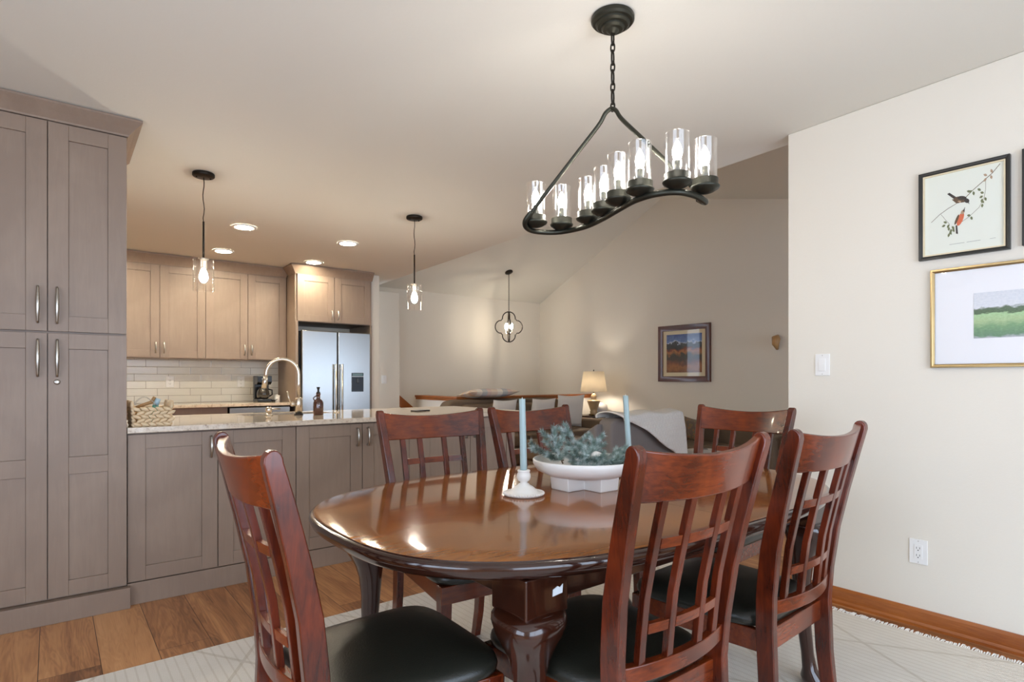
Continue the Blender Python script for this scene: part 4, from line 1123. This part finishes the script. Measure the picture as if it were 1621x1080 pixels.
# side table and lamp
st_ = thing('side_table', 'dark round side table holding the lamp in the corner', 'side table', (6.50, 6.18, 0))
put('top', MB().lathe([(.24, .59), (.25, .595), (.25, .615), (.24, .62)], 40), M['dark_table'], st_, smooth=True)
put('stem', MB().lathe([(.16, 0), (.15, .02), (.03, .04), (.025, .56), (.08, .59)], 24), M['dark_table'], st_, smooth=True)
lp = thing('table_lamp', 'lit table lamp with linen shade and tan urn base', 'table lamp', (6.44, 6.16, .62))
put('lamp_base', MB().lathe([(.07, 0), (.075, .012), (.06, .02), (.05, .035), (.06, .05), (.05, .065), (.06, .10), (.095, .20), (.10, .215), (.085, .225), (.045, .235), (.035, .25), (.05, .28), (.03, .31), (.02, .33)], 32), M['lampbase'], lp, smooth=True)
put('socket', MB().lathe([(.012, .33), (.012, .40)], 12), M['bronze'], lp)
put('lamp_shade', MB().lathe([(.20, .355), (.155, .66)], 40, cap=False), M['shade'], lp, smooth=True, solid=.003)
put('bulb', MB().lathe([(.012, .40), (.03, .44), (.032, .47), (.015, .50)], 16), emit('lit_lamp_bulb', (1., .88, .74), 230), lp, smooth=True, label='glowing bulb')
put('finial', MB().lathe([(.003, .50), (.003, .665), (.010, .672), (.004, .69)], 12), M['bronze'], lp)
tag(put('gold_dish', MB().lathe([(.03, 0), (.045, .02), (.047, .022), (.04, .018)], 20), M['gold'], smooth=True, loc=(6.32, 6.09, .62)), 'small gold dish beside the lamp foot', 'dish')
cb = thing('glass_candy_bowl', 'clear bowl with red sweets on the side table right of the lamp', 'bowl', (6.565, 6.05, .62))
put('bowl', MB().lathe([(.03, 0), (.07, .03), (.085, .045), (.082, .045), (.03, .005)], 24, cap=False), M['glass'], cb, smooth=True)
sw = MB()
for i in range(12):
    a = i*2.4; rr = .012*math.sqrt(i); sw.lathe([(.002, -.012), (.012, 0), (.002, .012)], 8, (rr*math.cos(a)*1.2, rr*math.sin(a)*1.2, .02+.006*(i % 3)))
o = put('sweets', sw, plain('red_wrappers', (190, 70, 54), .4), cb); o['kind'] = 'stuff'
tag(put('round_cushion', MB().lathe([(.02, 0), (.10, .02), (.13, .08), (.115, .15), (.05, .185), (.01, .19)], 28), M['pillow'], smooth=True, loc=(6.66, 6.25, .62)), 'white rounded fabric ornament on the side table right of the lamp', 'ornament')
# ottoman
ot = thing('ottoman', 'tan upholstered ottoman between sofa and grey armchair', 'ottoman', (4.75, 4.98, 0))
put('top_cushion', MB().box(-.42, .42, -.30, .30, .22, .46), M['sofa'], ot, bevel=.05, seg=4)
put('base', MB().box(-.40, .40, -.28, .28, .06, .22), M['sofa'], ot, bevel=.02)
for x in (-.34, .34):
    for y in (-.22, .22): put('leg', MB().box(x-.02, x+.02, y-.02, y+.02, 0, .07), M['dark_table'], ot)
tag(put('tv_remote', MB().box(-.07, .07, -.022, .022, 0, .018), M['white'], bevel=.004, loc=(4.86, 4.8, .462)), 'small white remote lying on the tan ottoman', 'remote')
# grey armchair (back to the camera)
ac = thing('armchair', 'grey upholstered armchair with a white knit throw, back to the dining table', 'armchair', (4.40, 3.98, 0))
bp = [(-.45, .25), (-.45, .70), (-.43, .775), (-.38, .80), (.38, .80), (.44, .775), (.46, .70), (.46, .25)]
put('backrest', MB().prism(bp, 'y', -.42, -.24), M['chairf'], ac, bevel=.03, seg=4)
put('seat', MB().box(-.32, .32, -.26, .42, .16, .42), M['chairf'], ac, bevel=.04, seg=3)
for s in (-1, 1):
    prof = [(-.30, .12), (-.30, .76), (-.20, .70), (-.08, .62), (.12, .58), (.40, .575), (.42, .12)]
    a, b = (-.52, -.34) if s < 0 else (.34, .52)
    put('armrest', MB().prism(prof, 'x', a, b), M['chairf'], ac, bevel=.03, seg=4)
    for y in (-.34, .34): put('leg', MB().box(s*.40-.02, s*.40+.02, y-.02, y+.02, 0, .14), M['dark_table'], ac)
# throw draped over the top right of the armchair back
th = MB(); ox, oy = 4.40, 3.98
def throw(u, v):
    # u across (x), v along drape from seat side over the top down the outer back
    L_ = v*1.02
    x = -.40+.98*u
    if v < .30: t = v/.30; y = -.19; z = (.66 if abs(x) < .24 else .80)+(.165 if abs(x) < .24 else .025)*t
    elif v < .52: t = (v-.30)/.22; y = -.19-.27*t; z = .825+.022*math.sin(PI*t)
    else: t = (v-.52)/.48; y = -.462-.02*math.sin(t*2)-.01*math.sin(u*9+t*3); z = .825-.40*t*(.10+1.0*max(0, min(1, (u-.12)*1.35)))
    z += .010*math.sin(u*14+v*3)*(1 if v > .3 else .3)
    if x > .53: z -= (x-.53)*3
    x2 = x+(.10*(v-.52) if v > .52 else 0)
    return (ox+x2, oy+y, z)
th.grid(throw, 36, 40)
tag(put('knit_throw', th, M['knit'], smooth=True, solid=.012, fix=False), 'white cable knit throw draped over the grey armchair back', 'throw blanket')
# loveseat on the right
lv = thing('loveseat', 'dark taupe loveseat along the living room wall, seen through the chair slats', 'sofa', (6.36, 3.95, 0))
put('backrest', MB().prism([(.16, .12), (.12, .60), (.30, .63), (.42, .60), (.45, .12)], 'y', -.85, .85), M['sofa'], lv, bevel=.04, seg=3)
put('seat_base', MB().box(-.45, .2, -.85, .85, .10, .26), M['sofa'], lv, bevel=.02)
for a, b in ((-.70, -.005), (.005, .70)): put('seat_cushion', MB().box(-.47, .14, a, b, .26, .38), M['sofa'], lv, bevel=.03, seg=3)
for a, b in ((-.87, -.70), (.70, .87)): put('armrest', MB().box(-.47, .40, a, b, .10, .56), M['sofa'], lv, bevel=.05, seg=3)
for x in (-.38, .36):
    for y in (-.76, .76): put('leg', MB().box(x-.02, x+.02, y-.02, y+.02, 0, .10), M['dark_table'], lv)
pillow('floral pillow on the dark loveseat behind the right-end chair', (6.16, 4.22, .545), (.0, -.1, PI/2-.25), .36, .28, .12, M['floral'])
et = thing('end_table', 'light wooden end table near the right white wall, behind the chair back', 'side table', (6.2, 2.72, 0))
put('top', MB().box(-.25, .25, -.25, .25, .53, .57), M['oak'], et, bevel=.004)
put('drawer', MB().box(-.23, .23, -.23, .23, .40, .53), M['oak'], et, bevel=.003)
for x in (-.21, .21):
    for y in (-.21, .21): put('leg', MB().box(x-.02, x+.02, y-.02, y+.02, 0, .40), M['oak'], et)
pf = thing('pouf', 'pale grey patterned pouf beside the grey armchair', 'pouf', (5.50, 3.62, 0))
put('cushion', MB().lathe([(.20, 0), (.26, .04), (.29, .18), (.27, .34), (.20, .40), (.05, .41)], 36), plain('pale_grey_weave', (196, 192, 188), .9, bump=.8, bscale=60), pf, smooth=True)
put('top_button', MB().lathe([(.03, .41), (.02, .42)], 16), M['chairf'], pf)

# ------------------------------------------------------------------ light & render
w = bpy.data.worlds.new('sky'); S.world = w; w.use_nodes = True
nt = w.node_tree; nt.nodes.clear()
o = nt.nodes.new('ShaderNodeOutputWorld'); b = nt.nodes.new('ShaderNodeBackground')
b.inputs[0].default_value = (.68, .81, 1.0, 1); b.inputs[1].default_value = 6.0
nt.links.new(b.outputs[0], o.inputs[0])
vs = S.view_settings; vs.view_transform = 'Standard'; vs.look = 'None'; vs.gamma = 1; vs.exposure = 0.25; vs.use_curve_mapping = False
cy = S.cycles
cy.use_denoising = True
try: cy.denoiser = 'OPENIMAGEDENOISE'; cy.denoising_input_passes = 'RGB_ALBEDO_NORMAL'; cy.denoising_prefilter = 'ACCURATE'
except Exception: pass
cy.max_bounces = 10; cy.diffuse_bounces = 6; cy.glossy_bounces = 5; cy.transparent_max_bounces = 24; cy.caustics_reflective = False; cy.caustics_refractive = False
cy.sample_clamp_indirect = 6; cy.use_light_tree = True
